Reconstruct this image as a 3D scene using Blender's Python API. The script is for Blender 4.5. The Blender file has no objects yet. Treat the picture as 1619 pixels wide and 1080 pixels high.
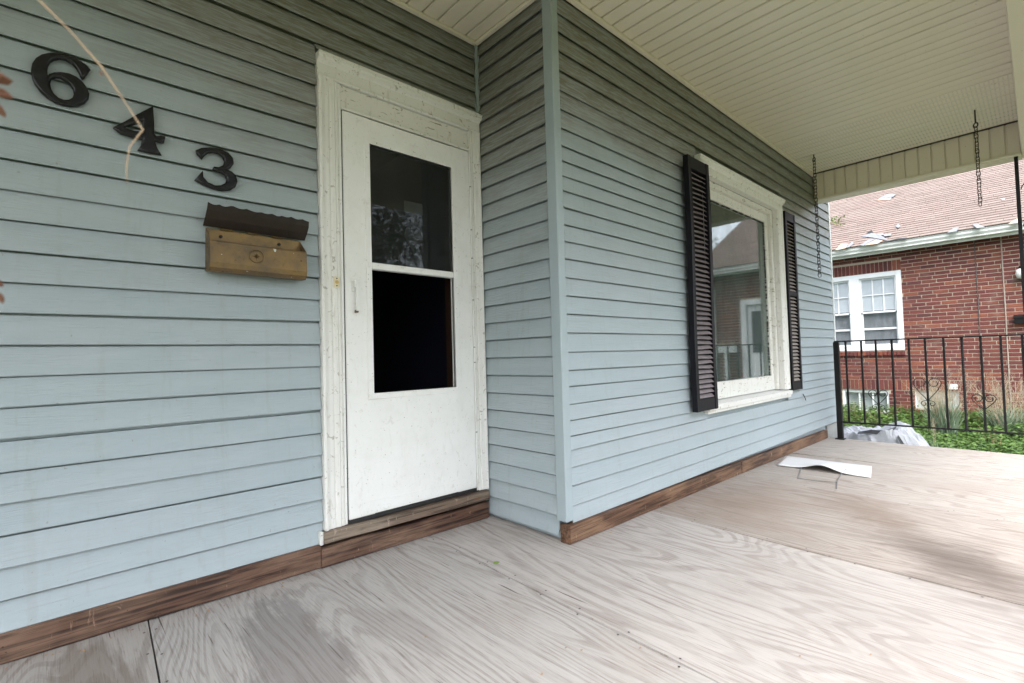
import bpy, math, random
from mathutils import Vector, Matrix, noise as mnoise
from mathutils.geometry import tessellate_polygon

random.seed(643)
R = math.radians
sc = bpy.context.scene

# ------------------------------------------------------------------ camera
HC = 0.957
YAW, PITCH, ROLL, FPX = R(42.6586), R(1.8248), R(-1.6107), 771.65
fw = Vector((math.sin(YAW)*math.cos(PITCH), math.cos(YAW)*math.cos(PITCH), math.sin(PITCH)))
rt = Vector((math.cos(YAW), -math.sin(YAW), 0)); up = rt.cross(fw)
r2 = rt*math.cos(ROLL) + up*math.sin(ROLL); u2 = -rt*math.sin(ROLL) + up*math.cos(ROLL)
cam_d = bpy.data.cameras.new('camera'); cam = bpy.data.objects.new('camera', cam_d)
sc.collection.objects.link(cam); sc.camera = cam
m = Matrix.Identity(4)
for i in range(3):
    m[i][0], m[i][1], m[i][2] = r2[i], u2[i], -fw[i]
m[2][3] = HC
cam.matrix_world = m
cam_d.sensor_width = 36.0; cam_d.lens = FPX/1619*36.0
cam_d.clip_start = 0.02; cam_d.clip_end = 3000
cam_d.dof.use_dof = True; cam_d.dof.focus_distance = 2.9; cam_d.dof.aperture_fstop = 4.5

# ------------------------------------------------------------------ sky and sun (bright overcast)
SUN_EL, SUN_AZ = 58, 228          # azimuth measured clockwise from +Y
w = bpy.data.worlds.new('World'); sc.world = w; w.use_nodes = True
nt = w.node_tree; nt.nodes.clear()
sky = nt.nodes.new('ShaderNodeTexSky'); sky.sky_type = 'NISHITA'; sky.sun_disc = False
sky.sun_elevation = R(SUN_EL); sky.sun_rotation = R(SUN_AZ)
sky.air_density = 1.0; sky.dust_density = 1.5; sky.ozone_density = 1.0
hs = nt.nodes.new('ShaderNodeHueSaturation'); hs.inputs['Saturation'].default_value = 0.34
bg = nt.nodes.new('ShaderNodeBackground'); bg.inputs['Strength'].default_value = 0.15
ow = nt.nodes.new('ShaderNodeOutputWorld')
nt.links.new(sky.outputs[0], hs.inputs['Color']); nt.links.new(hs.outputs[0], bg.inputs['Color'])
nt.links.new(bg.outputs[0], ow.inputs['Surface'])
sd = bpy.data.lights.new('sun', 'SUN'); sd.energy = 0.55; sd.angle = R(30); sd.color = (1.0, 0.965, 0.92)
so = bpy.data.objects.new('sun', sd); sc.collection.objects.link(so)
sdir = Vector((math.sin(R(SUN_AZ))*math.cos(R(SUN_EL)), math.cos(R(SUN_AZ))*math.cos(R(SUN_EL)), math.sin(R(SUN_EL))))
so.rotation_euler = sdir.to_track_quat('Z', 'Y').to_euler(); so.location = (-4, -8, 12)
sc.view_settings.view_transform = 'Standard'; sc.view_settings.look = 'None'
sc.view_settings.exposure = 2.64; sc.view_settings.gamma = 1.0
sc.view_settings.use_curve_mapping = False
sc.cycles.max_bounces = 6; sc.cycles.diffuse_bounces = 4; sc.cycles.glossy_bounces = 3; sc.cycles.transparent_max_bounces = 8
sc.cycles.caustics_reflective = False; sc.cycles.caustics_refractive = False

# ------------------------------------------------------------------ helpers
col = sc.collection
class MB:
    def __init__(s): s.v = []; s.f = []
    def add(s, vs, fs):
        o = len(s.v); s.v += [tuple(v) for v in vs]; s.f += [tuple(i+o for i in f) for f in fs]; return s
    def box(s, x0, x1, y0, y1, z0, z1):
        return s.add([(x0,y0,z0),(x1,y0,z0),(x1,y1,z0),(x0,y1,z0),(x0,y0,z1),(x1,y0,z1),(x1,y1,z1),(x0,y1,z1)],
                     [(0,3,2,1),(4,5,6,7),(0,1,5,4),(1,2,6,5),(2,3,7,6),(3,0,4,7)])
    def cbox(s, x0, x1, y0, y1, z0, z1, c=0.003):
        """box with chamfered edges"""
        xs=(x0,x1); ys=(y0,y1); zs=(z0,z1); vs=[]; idx={}
        for i in (0,1):
            for j in (0,1):
                for k in (0,1):
                    sx=c if i==0 else -c; sy=c if j==0 else -c; sz=c if k==0 else -c
                    for a,p in (('x',(xs[i],ys[j]+sy,zs[k]+sz)),('y',(xs[i]+sx,ys[j],zs[k]+sz)),('z',(xs[i]+sx,ys[j]+sy,zs[k]))):
                        idx[(i,j,k,a)]=len(vs); vs.append(p)
        g=lambda i,j,k,a: idx[(i,j,k,a)]
        fs=[]
        for i in (0,1):
            q=[g(i,0,0,'x'),g(i,1,0,'x'),g(i,1,1,'x'),g(i,0,1,'x')]; fs.append(q if i else q[::-1])
            q=[g(0,i,0,'y'),g(0,i,1,'y'),g(1,i,1,'y'),g(1,i,0,'y')]; fs.append(q if i else q[::-1])
            q=[g(0,0,i,'z'),g(1,0,i,'z'),g(1,1,i,'z'),g(0,1,i,'z')]; fs.append(q if i else q[::-1])
        for i in (0,1):
            for j in (0,1):
                fl=(i+j)%2
                q=[g(i,j,0,'x'),g(i,j,1,'x'),g(i,j,1,'y'),g(i,j,0,'y')]; fs.append(q if fl else q[::-1])
                q=[g(i,0,j,'x'),g(i,0,j,'z'),g(i,1,j,'z'),g(i,1,j,'x')]; fs.append(q if not fl else q[::-1])
                q=[g(0,i,j,'y'),g(1,i,j,'y'),g(1,i,j,'z'),g(0,i,j,'z')]; fs.append(q if not fl else q[::-1])
                for k in (0,1):
                    t=[g(i,j,k,'x'),g(i,j,k,'y'),g(i,j,k,'z')]; fs.append(t if (i+j+k)%2 else t[::-1])
        return s.add(vs, fs)
    def sweep(s, prof, path_fn, ts, cap=True):
        """prof: closed list of (a,b); path_fn(t,a,b)->point"""
        n=len(prof); o=len(s.v)
        for t in ts:
            for a,b in prof: s.v.append(tuple(path_fn(t,a,b)))
        for i in range(len(ts)-1):
            for j in range(n):
                k=(j+1)%n
                s.f.append((o+i*n+j,o+i*n+k,o+(i+1)*n+k,o+(i+1)*n+j))
        if cap:
            s.f.append(tuple(o+j for j in range(n))[::-1]); s.f.append(tuple(o+(len(ts)-1)*n+j for j in range(n)))
        return s
    def tube(s, pts, r, n=8, closed=False):
        pts=[Vector(p) for p in pts]; o=len(s.v); L=len(pts)
        rs = r if isinstance(r,(list,tuple)) else [r]*L
        ref=None
        for i,p in enumerate(pts):
            a=pts[(i-1)%L] if (closed or i>0) else p; b=pts[(i+1)%L] if (closed or i<L-1) else p
            d=(b-a).normalized() if (b-a).length>1e-9 else Vector((0,0,1))
            if ref is None:
                ref=d.orthogonal().normalized()
            ref=(ref-d*ref.dot(d))
            ref=ref.normalized() if ref.length>1e-6 else d.orthogonal().normalized()
            bi=d.cross(ref)
            for k in range(n):
                an=2*math.pi*k/n; s.v.append(tuple(p+(ref*math.cos(an)+bi*math.sin(an))*rs[i]))
        for i in range(L if closed else L-1):
            for k in range(n):
                a=o+i*n+k; b=o+i*n+(k+1)%n; c=o+((i+1)%L)*n+(k+1)%n; d=o+((i+1)%L)*n+k
                s.f.append((a,b,c,d))
        if not closed:
            s.f.append(tuple(o+k for k in range(n))[::-1]); s.f.append(tuple(o+(L-1)*n+k for k in range(n)))
        return s
    def mesh(s, name):
        me=bpy.data.meshes.new(name); me.from_pydata(s.v,[],s.f); me.update(); return me
    def build(s, name, mat, parent=None, smooth=False, kind=None):
        o=mobj(name, s.mesh(name), mat, parent)
        if smooth:
            for p in o.data.polygons: p.use_smooth=True
        if kind: o['kind']=kind
        return o
def mobj(name, me, mat, parent=None):
    o=bpy.data.objects.new(name, me); col.objects.link(o)
    if mat and not me.materials: me.materials.append(mat)
    if parent is not None:
        o.parent=parent; o.matrix_parent_inverse=parent.matrix_basis.inverted()
    return o
def empty(name, loc, label=None, cat=None, group=None):
    o=bpy.data.objects.new(name, None); col.objects.link(o); o.location=loc; o.empty_display_size=0.1
    if label: tag(o,label,cat,group)
    return o
def tag(o, label=None, cat=None, group=None, kind=None):
    if label: o['label']=label
    if cat: o['category']=cat
    if group: o['group']=group
    if kind: o['kind']=kind
    return o
def seg(a,b,st):
    n=max(1,int(round(abs(b-a)/st))); return [a+(b-a)*i/n for i in range(n+1)]
def floor_z(x): return 0.02-0.0093*x

# ------------------------------------------------------------------ material helpers
class NT:
    def __init__(s, name):
        s.m=bpy.data.materials.new(name); s.m.use_nodes=True; s.t=s.m.node_tree; s.t.nodes.clear()
        s.out=s.t.nodes.new('ShaderNodeOutputMaterial'); s.b=s.t.nodes.new('ShaderNodeBsdfPrincipled')
        s.t.links.new(s.b.outputs[0], s.out.inputs[0]); s._pos=None
    def n(s, typ, **kw):
        nd=s.t.nodes.new(typ)
        for k,v in kw.items(): setattr(nd,k,v)
        return nd
    def L(s,a,b): s.t.links.new(a,b)
    def setv(s, sock, v):
        if hasattr(v,'is_output') or isinstance(v,bpy.types.NodeSocket): s.L(v,sock)
        else: sock.default_value=v
    @property
    def pos(s):
        if s._pos is None: s._pos=s.n('ShaderNodeNewGeometry').outputs['Position']
        return s._pos
    def map(s, vec, scale=(1,1,1), loc=(0,0,0), rot=(0,0,0)):
        m=s.n('ShaderNodeMapping'); s.L(vec,m.inputs['Vector']); m.inputs['Scale'].default_value=scale
        s.setv(m.inputs['Location'],loc); m.inputs['Rotation'].default_value=rot; return m.outputs[0]
    def noise(s, vec, scale=1, detail=4, rough=.55, dist=0):
        t=s.n('ShaderNodeTexNoise'); s.L(vec,t.inputs['Vector']); t.inputs['Scale'].default_value=scale
        t.inputs['Detail'].default_value=detail; t.inputs['Roughness'].default_value=rough; t.inputs['Distortion'].default_value=dist
        return t.outputs['Fac']
    def math(s, op, a, b=None, c=None, clamp=False):
        m=s.n('ShaderNodeMath', operation=op); m.use_clamp=clamp
        s.setv(m.inputs[0],a)
        if b is not None: s.setv(m.inputs[1],b)
        if c is not None: s.setv(m.inputs[2],c)
        return m.outputs[0]
    def ss(s, v, lo, hi, t0=0.0, t1=1.0):
        m=s.n('ShaderNodeMapRange'); m.interpolation_type='SMOOTHSTEP'; s.setv(m.inputs[0],v)
        m.inputs[1].default_value=lo; m.inputs[2].default_value=hi; m.inputs[3].default_value=t0; m.inputs[4].default_value=t1
        return m.outputs[0]
    def mix(s, f, a, b, mode='MIX'):
        m=s.n('ShaderNodeMix', data_type='RGBA', blend_type=mode); s.setv(m.inputs[0],f)
        for k,v in ((6,a),(7,b)):
            if isinstance(v,tuple): v=(*v[:3],1)
            s.setv(m.inputs[k],v)
        return m.outputs[2]
    def sep(s, vec):
        x=s.n('ShaderNodeSeparateXYZ'); s.L(vec,x.inputs[0]); return x.outputs
    def bump(s, h, strength=.3, dist=.002, nrm=None):
        b=s.n('ShaderNodeBump'); s.L(h,b.inputs['Height']); b.inputs['Strength'].default_value=strength; b.inputs['Distance'].default_value=dist
        if nrm is not None: s.L(nrm,b.inputs['Normal'])
        return b.outputs[0]
    def rnd(s):
        o=s.n('ShaderNodeObjectInfo').outputs['Random']; i=s.n('ShaderNodeNewGeometry').outputs['Random Per Island']
        return s.math('FRACT', s.math('ADD', o, i))
    def fin(s, color=None, rough=None, normal=None, spec=None, metal=None):
        if color is not None: s.setv(s.b.inputs['Base Color'], (*color,1) if isinstance(color,tuple) else color)
        if rough is not None: s.setv(s.b.inputs['Roughness'], rough)
        if normal is not None: s.L(normal, s.b.inputs['Normal'])
        if spec is not None: s.b.inputs['Specular IOR Level'].default_value=spec
        if metal is not None: s.b.inputs['Metallic'].default_value=metal
        return s.m
def simple(name, color, rough=.6, var=.12, scale=30, metal=None, bump=0.0, spec=None):
    a=NT(name); n=a.noise(a.pos,scale,4)
    c=a.mix(n, tuple(x*(1-var) for x in color), tuple(min(1,x*(1+var)) for x in color))
    nr=a.bump(n,bump,.003) if bump else None
    return a.fin(c, rough, nr, spec, metal)

M={}
def siding_mat(name, along_scale, grain, gx=0.0, lo=1.95, hi=2.6):
    a=NT(name); p=a.pos
    g=a.noise(a.map(p, along_scale), 1.0, 3, .6, 1.2)                 # embossed wood grain
    soft=a.noise(p,1.7,4,.6); fine=a.noise(a.map(p,(3,3,14)),1,5,.65)
    oi=a.n('ShaderNodeObjectInfo').outputs['Random']
    base=a.mix(a.math('MULTIPLY',oi,.55),(0.335,0.395,0.424),(0.372,0.418,0.442))
    base=a.mix(a.ss(soft,.35,.7,0,.35),base,(0.318,0.392,0.412))
    # brown grime in the grain, deepened to paint shade onto the upper courses
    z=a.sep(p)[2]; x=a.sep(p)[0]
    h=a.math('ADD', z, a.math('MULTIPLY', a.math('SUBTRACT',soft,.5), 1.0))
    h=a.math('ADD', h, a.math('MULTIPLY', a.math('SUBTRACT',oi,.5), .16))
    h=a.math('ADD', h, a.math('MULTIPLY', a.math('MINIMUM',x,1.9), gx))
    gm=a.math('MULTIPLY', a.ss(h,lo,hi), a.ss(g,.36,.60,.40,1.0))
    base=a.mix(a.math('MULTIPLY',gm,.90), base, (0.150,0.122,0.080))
    run=a.noise(a.map(p,(34,34,1.1)),1,4,.6,.3); base=a.mix(a.math('MULTIPLY',a.ss(run,.52,.72,0,.30),a.ss(soft,.3,.6,.4,1)),base,(.27,.28,.25))
    sp=a.noise(a.map(p,(60,60,60)),1,2,.5); base=a.mix(a.ss(sp,.735,.76,0,.5),base,(.2,.17,.13))
    base=a.mix(a.ss(fine,.30,.7,0,.18),base,(.50,.54,.56)); base=a.mix(a.ss(g,.56,.70,0,.22),base,(.30,.335,.35))
    hgt=a.math('ADD', a.math('MULTIPLY',g,grain), a.math('MULTIPLY',soft,.5))
    return a.fin(base, a.ss(fine,.2,.8,.42,.62), a.bump(hgt,.85,.0024), .4)
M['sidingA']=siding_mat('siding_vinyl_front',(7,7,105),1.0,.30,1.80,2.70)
M['post']=simple('blue_corner_trim_vinyl',(.350,.415,.440),.45,.10,3,bump=.1)
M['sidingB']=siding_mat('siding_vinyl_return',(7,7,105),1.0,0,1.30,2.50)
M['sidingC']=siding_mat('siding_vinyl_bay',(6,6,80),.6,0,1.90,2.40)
def white_mat(name, base=(.76,.752,.72), wear=.7, dirt=(.30,.26,.19), scale=(9,9,9)):
    a=NT(name); p=a.pos
    n1=a.noise(p,7,6,.65); n2=a.noise(a.map(p,(38,38,7)),1,5,.7,.6); n3=a.noise(a.map(p,scale),3.2,6,.72,.8); n4=a.noise(p,95,2,.5)
    c=a.mix(a.ss(n1,.42,.72,0,.30),base,(.66,.65,.60))
    c=a.mix(a.ss(n2,.56,.68,0,wear*.6),c,(.44,.40,.32))
    c=a.mix(a.ss(n3,.595,.64,0,wear),c,dirt)
    c=a.mix(a.ss(n4,.70,.74,0,.65),c,(.12,.09,.06))
    h=a.math('ADD',n2,a.math('MULTIPLY',n3,.6))
    return a.fin(c, .55, a.bump(h,.35,.002), .4)
M['casing']=white_mat('weathered_casing_paint')
M['peeling']=white_mat('peeling_paint',(.74,.73,.69),.9,(.20,.16,.11),(5,5,14))
M['door']=white_mat('storm_door_enamel',(.80,.80,.78),.18)
def grain_wood(name, c1, c2, c3, axis=0, wet=.4):
    a=NT(name); p=a.pos
    sc1=[75,75,75]; sc1[axis]=3.0
    n=a.noise(a.map(p,tuple(sc1)),1,6,.62,.9); sc2=[5,5,5]; sc2[axis]=1.6; b=a.noise(a.map(p,tuple(sc2)),1,4,.6,.3)
    kn=a.n('ShaderNodeTexVoronoi'); a.L(a.map(p,(3.1,3.1,11) if axis==0 else (11,3.1,11)),kn.inputs['Vector']); kn.inputs['Scale'].default_value=1
    c=a.mix(a.ss(n,.38,.60),c1,c2); c=a.mix(a.math('MULTIPLY',a.ss(b,.45,.62,0,.85),a.ss(n,.35,.55,.45,1)),c,c3)
    sc3=[9,9,9]; sc3[axis]=30.0; v=a.noise(a.map(p,tuple(sc3)),1,4,.7,.5); c=a.mix(a.ss(v,.62,.70,0,.55),c,tuple(min(1,k*1.9+.03) for k in c3)); c=a.mix(a.ss(v,.36,.30,0,.7) if False else a.ss(a.noise(p,120,2,.5),.70,.74,0,.8),c,(.02,.012,.01))
    c=a.mix(a.ss(kn.outputs['Distance'],.05,.11,.6,0),c,(.19,.085,.035))
    return a.fin(c, a.ss(b,.3,.7,.42,.75), a.bump(n,.5,.003), .35)
M['base']=grain_wood('treated_baseboard',(.022,.011,.008),(.112,.056,.036),(.205,.125,.085))
M['base_c']=grain_wood('treated_baseboard_light',(.040,.019,.011),(.150,.078,.045),(.235,.140,.085))
M['thresh']=grain_wood('threshold_wood',(.065,.044,.032),(.175,.125,.092),(.27,.215,.165))
def ply_mat():
    a=NT('weathered_plywood'); p=a.pos
    oi=a.n('ShaderNodeObjectInfo').outputs['Random']
    cx=a.n('ShaderNodeCombineXYZ'); a.L(a.math('MULTIPLY',oi,37.0),cx.inputs[0]); a.L(a.math('MULTIPLY',oi,91.0),cx.inputs[1])
    add=a.n('ShaderNodeVectorMath',operation='ADD'); a.L(p,add.inputs[0]); a.L(cx.outputs[0],add.inputs[1]); q=add.outputs[0]
    big=a.noise(a.map(q,(2.25,.36,1)),1,2.4,.42,.3)                      # veneer figure
    x=a.sep(q)[0]
    ring=a.math('SINE', a.math('ADD', a.math('MULTIPLY',big,215.0), a.math('MULTIPLY',x,60.0)))
    ring2=a.math('SINE', a.math('ADD', a.math('MULTIPLY',big,330.0), a.math('MULTIPLY',x,110.0)))
    fib=a.noise(a.map(q,(210,6,1)),1,3,.75); fib2=a.noise(a.map(q,(55,2.2,1)),1,5,.7,.4); blot=a.noise(q,1.9,5,.6); med=a.noise(a.map(q,(9,2.4,1)),1,4,.6)
    amp=a.ss(med,.35,.62,.40,1.0)
    r=a.math('MULTIPLY', a.ss(ring,.0,.75), amp)
    r2=a.math('MULTIPLY', a.ss(ring2,.1,1.0,0,.55), a.ss(blot,.4,.62))
    c=a.mix(a.math('MULTIPLY',oi,.5),(.452,.424,.398),(.425,.390,.356))
    c=a.mix(a.math('MULTIPLY',r,.60),c,(.245,.210,.186)); c=a.mix(a.math('MULTIPLY',r2,.5),c,(.23,.195,.175))
    c=a.mix(a.ss(fib,.35,.75,0,.55),c,(.52,.495,.475)); c=a.mix(a.ss(fib2,.55,.72,0,.65),c,(.195,.160,.138))
    c=a.mix(a.ss(blot,.50,.75,0,.35),c,(.36,.30,.255))
    c=a.mix(a.ss(fib,.32,.45,.60,0),c,(.215,.178,.155))
    ck=a.noise(a.map(q,(95,2.6,1)),1,3,.5,.25); c=a.mix(a.ss(ck,.685,.72,0,.85),c,(.10,.075,.06))
    # stains with outlines of their own; one also carries painted darkening
    px,py,_=a.sep(p); edge=a.math('SUBTRACT', a.math('ADD', a.math('MULTIPLY',a.noise(a.map(p,(4.5,2.6,1)),1,5,.66,.6),.55), a.math('MULTIPLY',a.noise(a.map(p,(30,1.7,1)),1,4,.7,.2),.45)), .5)
    def blob(cx,cy,rx,ry,rot,soft,amt,cc,c):
        dx=a.math('SUBTRACT',px,cx); dy=a.math('SUBTRACT',py,cy); co,si=math.cos(rot),math.sin(rot)
        u=a.math('DIVIDE',a.math('ADD',a.math('MULTIPLY',dx,co),a.math('MULTIPLY',dy,si)),rx)
        v=a.math('DIVIDE',a.math('SUBTRACT',a.math('MULTIPLY',dy,co),a.math('MULTIPLY',dx,si)),ry)
        d=a.math('SQRT',a.math('ADD',a.math('MULTIPLY',u,u),a.math('MULTIPLY',v,v)))
        d=a.math('ADD',d,a.math('MULTIPLY',edge,3.2))
        return a.mix(a.math('MULTIPLY',a.ss(d,1-soft,1+soft*.4,1,0),amt),c,cc)
    c=blob(.56,1.72,.15,.46,-.10,.30,.55,(.185,.165,.158),c)
    c=blob(.07,1.75,.10,.50,.0,.3,.55,(.22,.175,.14),c)
    c=blob(.86,1.62,.09,.24,.3,.3,.35,(.27,.235,.215),c)
    c=blob(2.86,.27,.66,.24,.70,.95,.70,(.100,.080,.068),c)
    c=blob(3.5,.75,.5,.22,.6,.9,.55,(.26,.205,.165),c)
    c=blob(2.15,.35,.55,.75,.35,.9,.42,(.265,.240,.222),c)  # soil film, also painting down the overbright front floor
    c=blob(3.15,1.35,.52,.42,.0,.8,.45,(.33,.245,.185),c)
    c=a.mix(1.0,c,a.n('ShaderNodeObjectInfo').outputs['Color'],'MULTIPLY')
    h=a.math('ADD', a.math('MULTIPLY',r,-.6), a.math('ADD',a.math('MULTIPLY',fib,.7),a.math('MULTIPLY',a.ss(ck,.70,.75),-1.4)))
    return a.fin(c, .78, a.bump(h,.55,.0022), .25)
M['ply']=ply_mat()
def soffit_mat(name, perf=False):
    a=NT(name); p=a.pos; n=a.noise(p,2.2,5,.6); d=a.noise(p,60,2,.5)
    c=a.mix(n,(.79,.725,.60),(.84,.78,.665)); c=a.mix(a.ss(d,.73,.76,0,.5),c,(.2,.17,.12)); nr=a.bump(a.noise(p,8,3),.12,.004)
    if perf:   # rows of small punched vent holes
        x,y,_=a.sep(p)
        hx=a.math('ABSOLUTE',a.math('SUBTRACT',a.math('FRACT',a.math('MULTIPLY',x,40.0)),.5)); hy=a.math('ABSOLUTE',a.math('SUBTRACT',a.math('FRACT',a.math('MULTIPLY',y,40.0)),.5))
        dd=a.math('SQRT',a.math('ADD',a.math('MULTIPLY',hx,hx),a.math('MULTIPLY',hy,hy)))
        hole=a.ss(dd,.17,.24,1,0); c=a.mix(a.math('MULTIPLY',hole,.30),c,(.05,.045,.04))
    return a.fin(c,.42,nr,.4)
M['soffit']=soffit_mat('cream_soffit_vinyl'); M['soffit_perf']=soffit_mat('vented_soffit_vinyl',True)
M['fascia']=soffit_mat('cream_fascia_vinyl')
M['iron']=simple('black_painted_iron',(.004,.004,.0045),.45,.3,60,bump=.25,spec=.3)
M['digit']=simple('black_cast_digits',(.005,.005,.006),.26,.3,60,bump=.25,spec=.38)
M['chain']=simple('rusty_chain_steel',(.050,.036,.032),.5,.4,140,metal=.6,bump=.3)
M['shutter']=simple('dark_shutter_plastic',(.005,.0045,.008),.5,.35,18,bump=.15,spec=.25)
M['slat']=simple('faded_shutter_louvre',(.21,.175,.178),.45,.5,22,bump=.15)  # highlights painted into the louvre colour, paler than the stiles
M['slat_r']=simple('faded_tan_louvre',(.27,.23,.195),.6,.3,22,bump=.15)
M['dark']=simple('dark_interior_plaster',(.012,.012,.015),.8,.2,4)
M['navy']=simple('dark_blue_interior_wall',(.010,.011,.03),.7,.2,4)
M['jambwood']=simple('dark_stained_door_edge',(.030,.014,.009),.5,.4,20)
M['steel']=simple('galvanised_wire',(.42,.43,.45),.35,.15,80,metal=.9)
M['gasket']=simple('black_door_sweep',(.012,.012,.012),.6,.2,40)  # black for painted gap shade, putty and the cable end
M['plastic']=simple('ivory_bell_plastic',(.72,.63,.42),.35,.08,40)
M['bellbutton']=simple('brass_bell_button',(.55,.38,.14),.3,.1,40,metal=.5)
M['hole']=simple('screw_hole_black',(.01,.009,.008),.7,.1,40)
def brass():
    a=NT('tarnished_brass'); p=a.pos; n=a.noise(p,13,6,.65); f=a.noise(p,70,3,.6); s=a.noise(p,38,2,.5,.4)
    c=a.mix(a.ss(n,.32,.68),(.235,.150,.062),(.165,.122,.078)); c=a.mix(a.ss(f,.55,.75,0,.4),c,(.12,.07,.03))
    c=a.mix(a.ss(s,.70,.73,0,.8),c,(.10,.045,.015)); c=a.mix(a.ss(a.noise(a.map(p,(1,1,1),(3.3,1.1,7.7)),46,2,.5),.735,.75,0,.8),c,(.55,.62,.58))
    return a.fin(c,a.ss(n,.3,.7,.38,.62),a.bump(f,.15,.002),.5,.72)
M['brass']=brass()
M['brassdark']=simple('dark_oxidised_copper',(.020,.012,.007),.5,.5,26,metal=.4,bump=.2)
M['sign']=simple('white_corrugated_plastic',(.80,.80,.80),.4,.02,30)
M['litter']=simple('dry_leaf_crumbs',(.42,.25,.11),.8,.4,15)
M['greenleaf']=simple('fresh_green_leaf',(.16,.24,.04),.6,.3,15)
M['twig']=simple('dry_tan_stem',(.40,.28,.17),.7,.4,120)
M['deadleaf']=simple('dry_rust_brown_leaf',(.15,.065,.035),.75,.35,30)
M['paper']=simple('pale_paper',(.62,.62,.58),.8,.05,20)
M['paperheart']=simple('faded_paper_heart',(.13,.13,.12),.8,.1,20)
def glass(name, dust, dustcol, tint=(.9,.95,.93), rough=.0, boost=1.0, streak=False):
    a=NT(name); t=a.t; t.nodes.remove(a.b)
    fr=a.n('ShaderNodeFresnel'); a.L(a.math('SUBTRACT',1.52,a.math('MULTIPLY',a.n('ShaderNodeNewGeometry').outputs['Backfacing'],1.52-1/1.52)),fr.inputs['IOR'])
    f=a.math('MULTIPLY',fr.outputs[0],boost,clamp=True)
    gl=a.n('ShaderNodeBsdfGlossy'); gl.inputs['Roughness'].default_value=rough
    tr=a.n('ShaderNodeBsdfTransparent'); tr.inputs['Color'].default_value=(*tint,1)
    m1=a.n('ShaderNodeMixShader'); a.L(f,m1.inputs[0]); a.L(tr.outputs[0],m1.inputs[1]); a.L(gl.outputs[0],m1.inputs[2])
    df=a.n('ShaderNodeBsdfDiffuse'); df.inputs['Color'].default_value=(*dustcol,1)
    n=a.noise(a.map(a.pos,(9,9,2.2)),1,5,.65); n2=a.noise(a.pos,55,3,.6)
    d=a.math('MULTIPLY', a.math('ADD', a.ss(n,.3,.7,.4,1.0), a.ss(n2,.6,.75,0,.35)), dust, clamp=True)
    m2=a.n('ShaderNodeMixShader'); a.L(d,m2.inputs[0]); a.L(m1.outputs[0],m2.inputs[1]); a.L(df.outputs[0],m2.inputs[2])
    a.L(m2.outputs[0],a.out.inputs[0]); return a.m
M['winglass']=glass('dusty_window_glass',.27,(.14,.195,.178),rough=.035,boost=1.25)
M['doorglass']=glass('hazy_storm_door_glass',.26,(.075,.080,.080),(.55,.57,.57),.03,.7)
M['nscreen']=glass('insect_screened_glass',.20,(.20,.205,.21),(.80,.81,.82))
M['nglass']=glass('neighbour_window_glass',.05,(.4,.42,.43),(.97,.98,.99),boost=1.0)
def brick_mat():
    a=NT('red_brick_faces'); r=a.rnd(); p=a.pos
    cr=a.n('ShaderNodeValToRGB'); a.L(r,cr.inputs[0]); e=cr.color_ramp
    cols=[(0,(.135,.046,.040)),(.25,(.165,.050,.042)),(.5,(.112,.040,.040)),(.7,(.190,.062,.046)),(.86,(.245,.085,.052)),(1,(.080,.034,.038))]
    e.elements[0].position=0; e.elements[0].color=(*cols[0][1],1); e.elements[1].position=1; e.elements[1].color=(*cols[-1][1],1)
    for ps,c in cols[1:-1]:
        k=e.elements.new(ps); k.color=(*c,1)
    n=a.noise(p,26,5,.65); f=a.noise(a.map(p,(40,40,130)),1,3,.6)
    c=a.mix(a.ss(n,.35,.75,0,.45),cr.outputs[0],(.11,.035,.032)); c=a.mix(a.ss(a.noise(p,3.3,4,.6),.56,.72,0,.22),c,(.40,.30,.26))
    return a.fin(c,.85,a.bump(f,.5,.004),.2)
M['brick']=brick_mat()
M['mortar']=simple('tan_mortar',(.50,.42,.33),.9,.2,40,bump=.5)
def shingle_mat():
    a=NT('tan_asphalt_shingle'); r=a.rnd(); p=a.pos
    c=a.mix(r,(.190,.150,.130),(.250,.202,.178)); c=a.mix(a.ss(a.noise(p,160,2,.6),.4,.7,0,.5),c,(.22,.16,.135))
    c=a.mix(a.ss(a.noise(p,.9,4,.6),.45,.7,0,.35),c,(.27,.19,.165))
    return a.fin(c,.92,a.bump(a.noise(p,260,2),.6,.003),.15)
M['shingle']=shingle_mat()
M['underlay']=simple('roof_slot_dark',(.15,.105,.085),.9,.2,30)
M['torn']=simple('torn_grey_shingle_back',(.20,.205,.225),.8,.3,20,bump=.3)
M['tornpale']=simple('bare_tan_roof_patch',(.50,.34,.25),.85,.2,20)
M['tornblack']=simple('black_shingle_flap',(.02,.02,.022),.8,.3,20)
M['gutter']=simple('white_aluminium_gutter',(.70,.71,.68),.4,.10,9)
M['nwhite']=simple('white_vinyl_window_frame',(.80,.81,.82),.4,.04,9)
M['blind']=simple('pale_blind_slats',(.66,.69,.71),.6,.05,14)
M['nroom']=simple('neighbour_room_dark',(.05,.05,.055),.9,.1,5)
M['conc']=simple('grey_concrete',(.34,.34,.32),.9,.2,12,bump=.4)
M['bpanel']=simple('pale_grey_window_panel',(.50,.53,.51),.5,.12,7)
M['lampglass']=simple('frosted_lamp_glass',(.66,.66,.62),.3,.05,20)
M['cable']=simple('pale_cable',(.34,.29,.24),.7,.1,30)
M['cabledark']=simple('dark_cable',(.10,.085,.08),.7,.1,30)
M['navysiding']=simple('blue_side_siding',(.36,.44,.47),.6,.1,9)
M['trimwhite']=simple('white_corner_trim',(.74,.76,.76),.5,.06,9)
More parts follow.
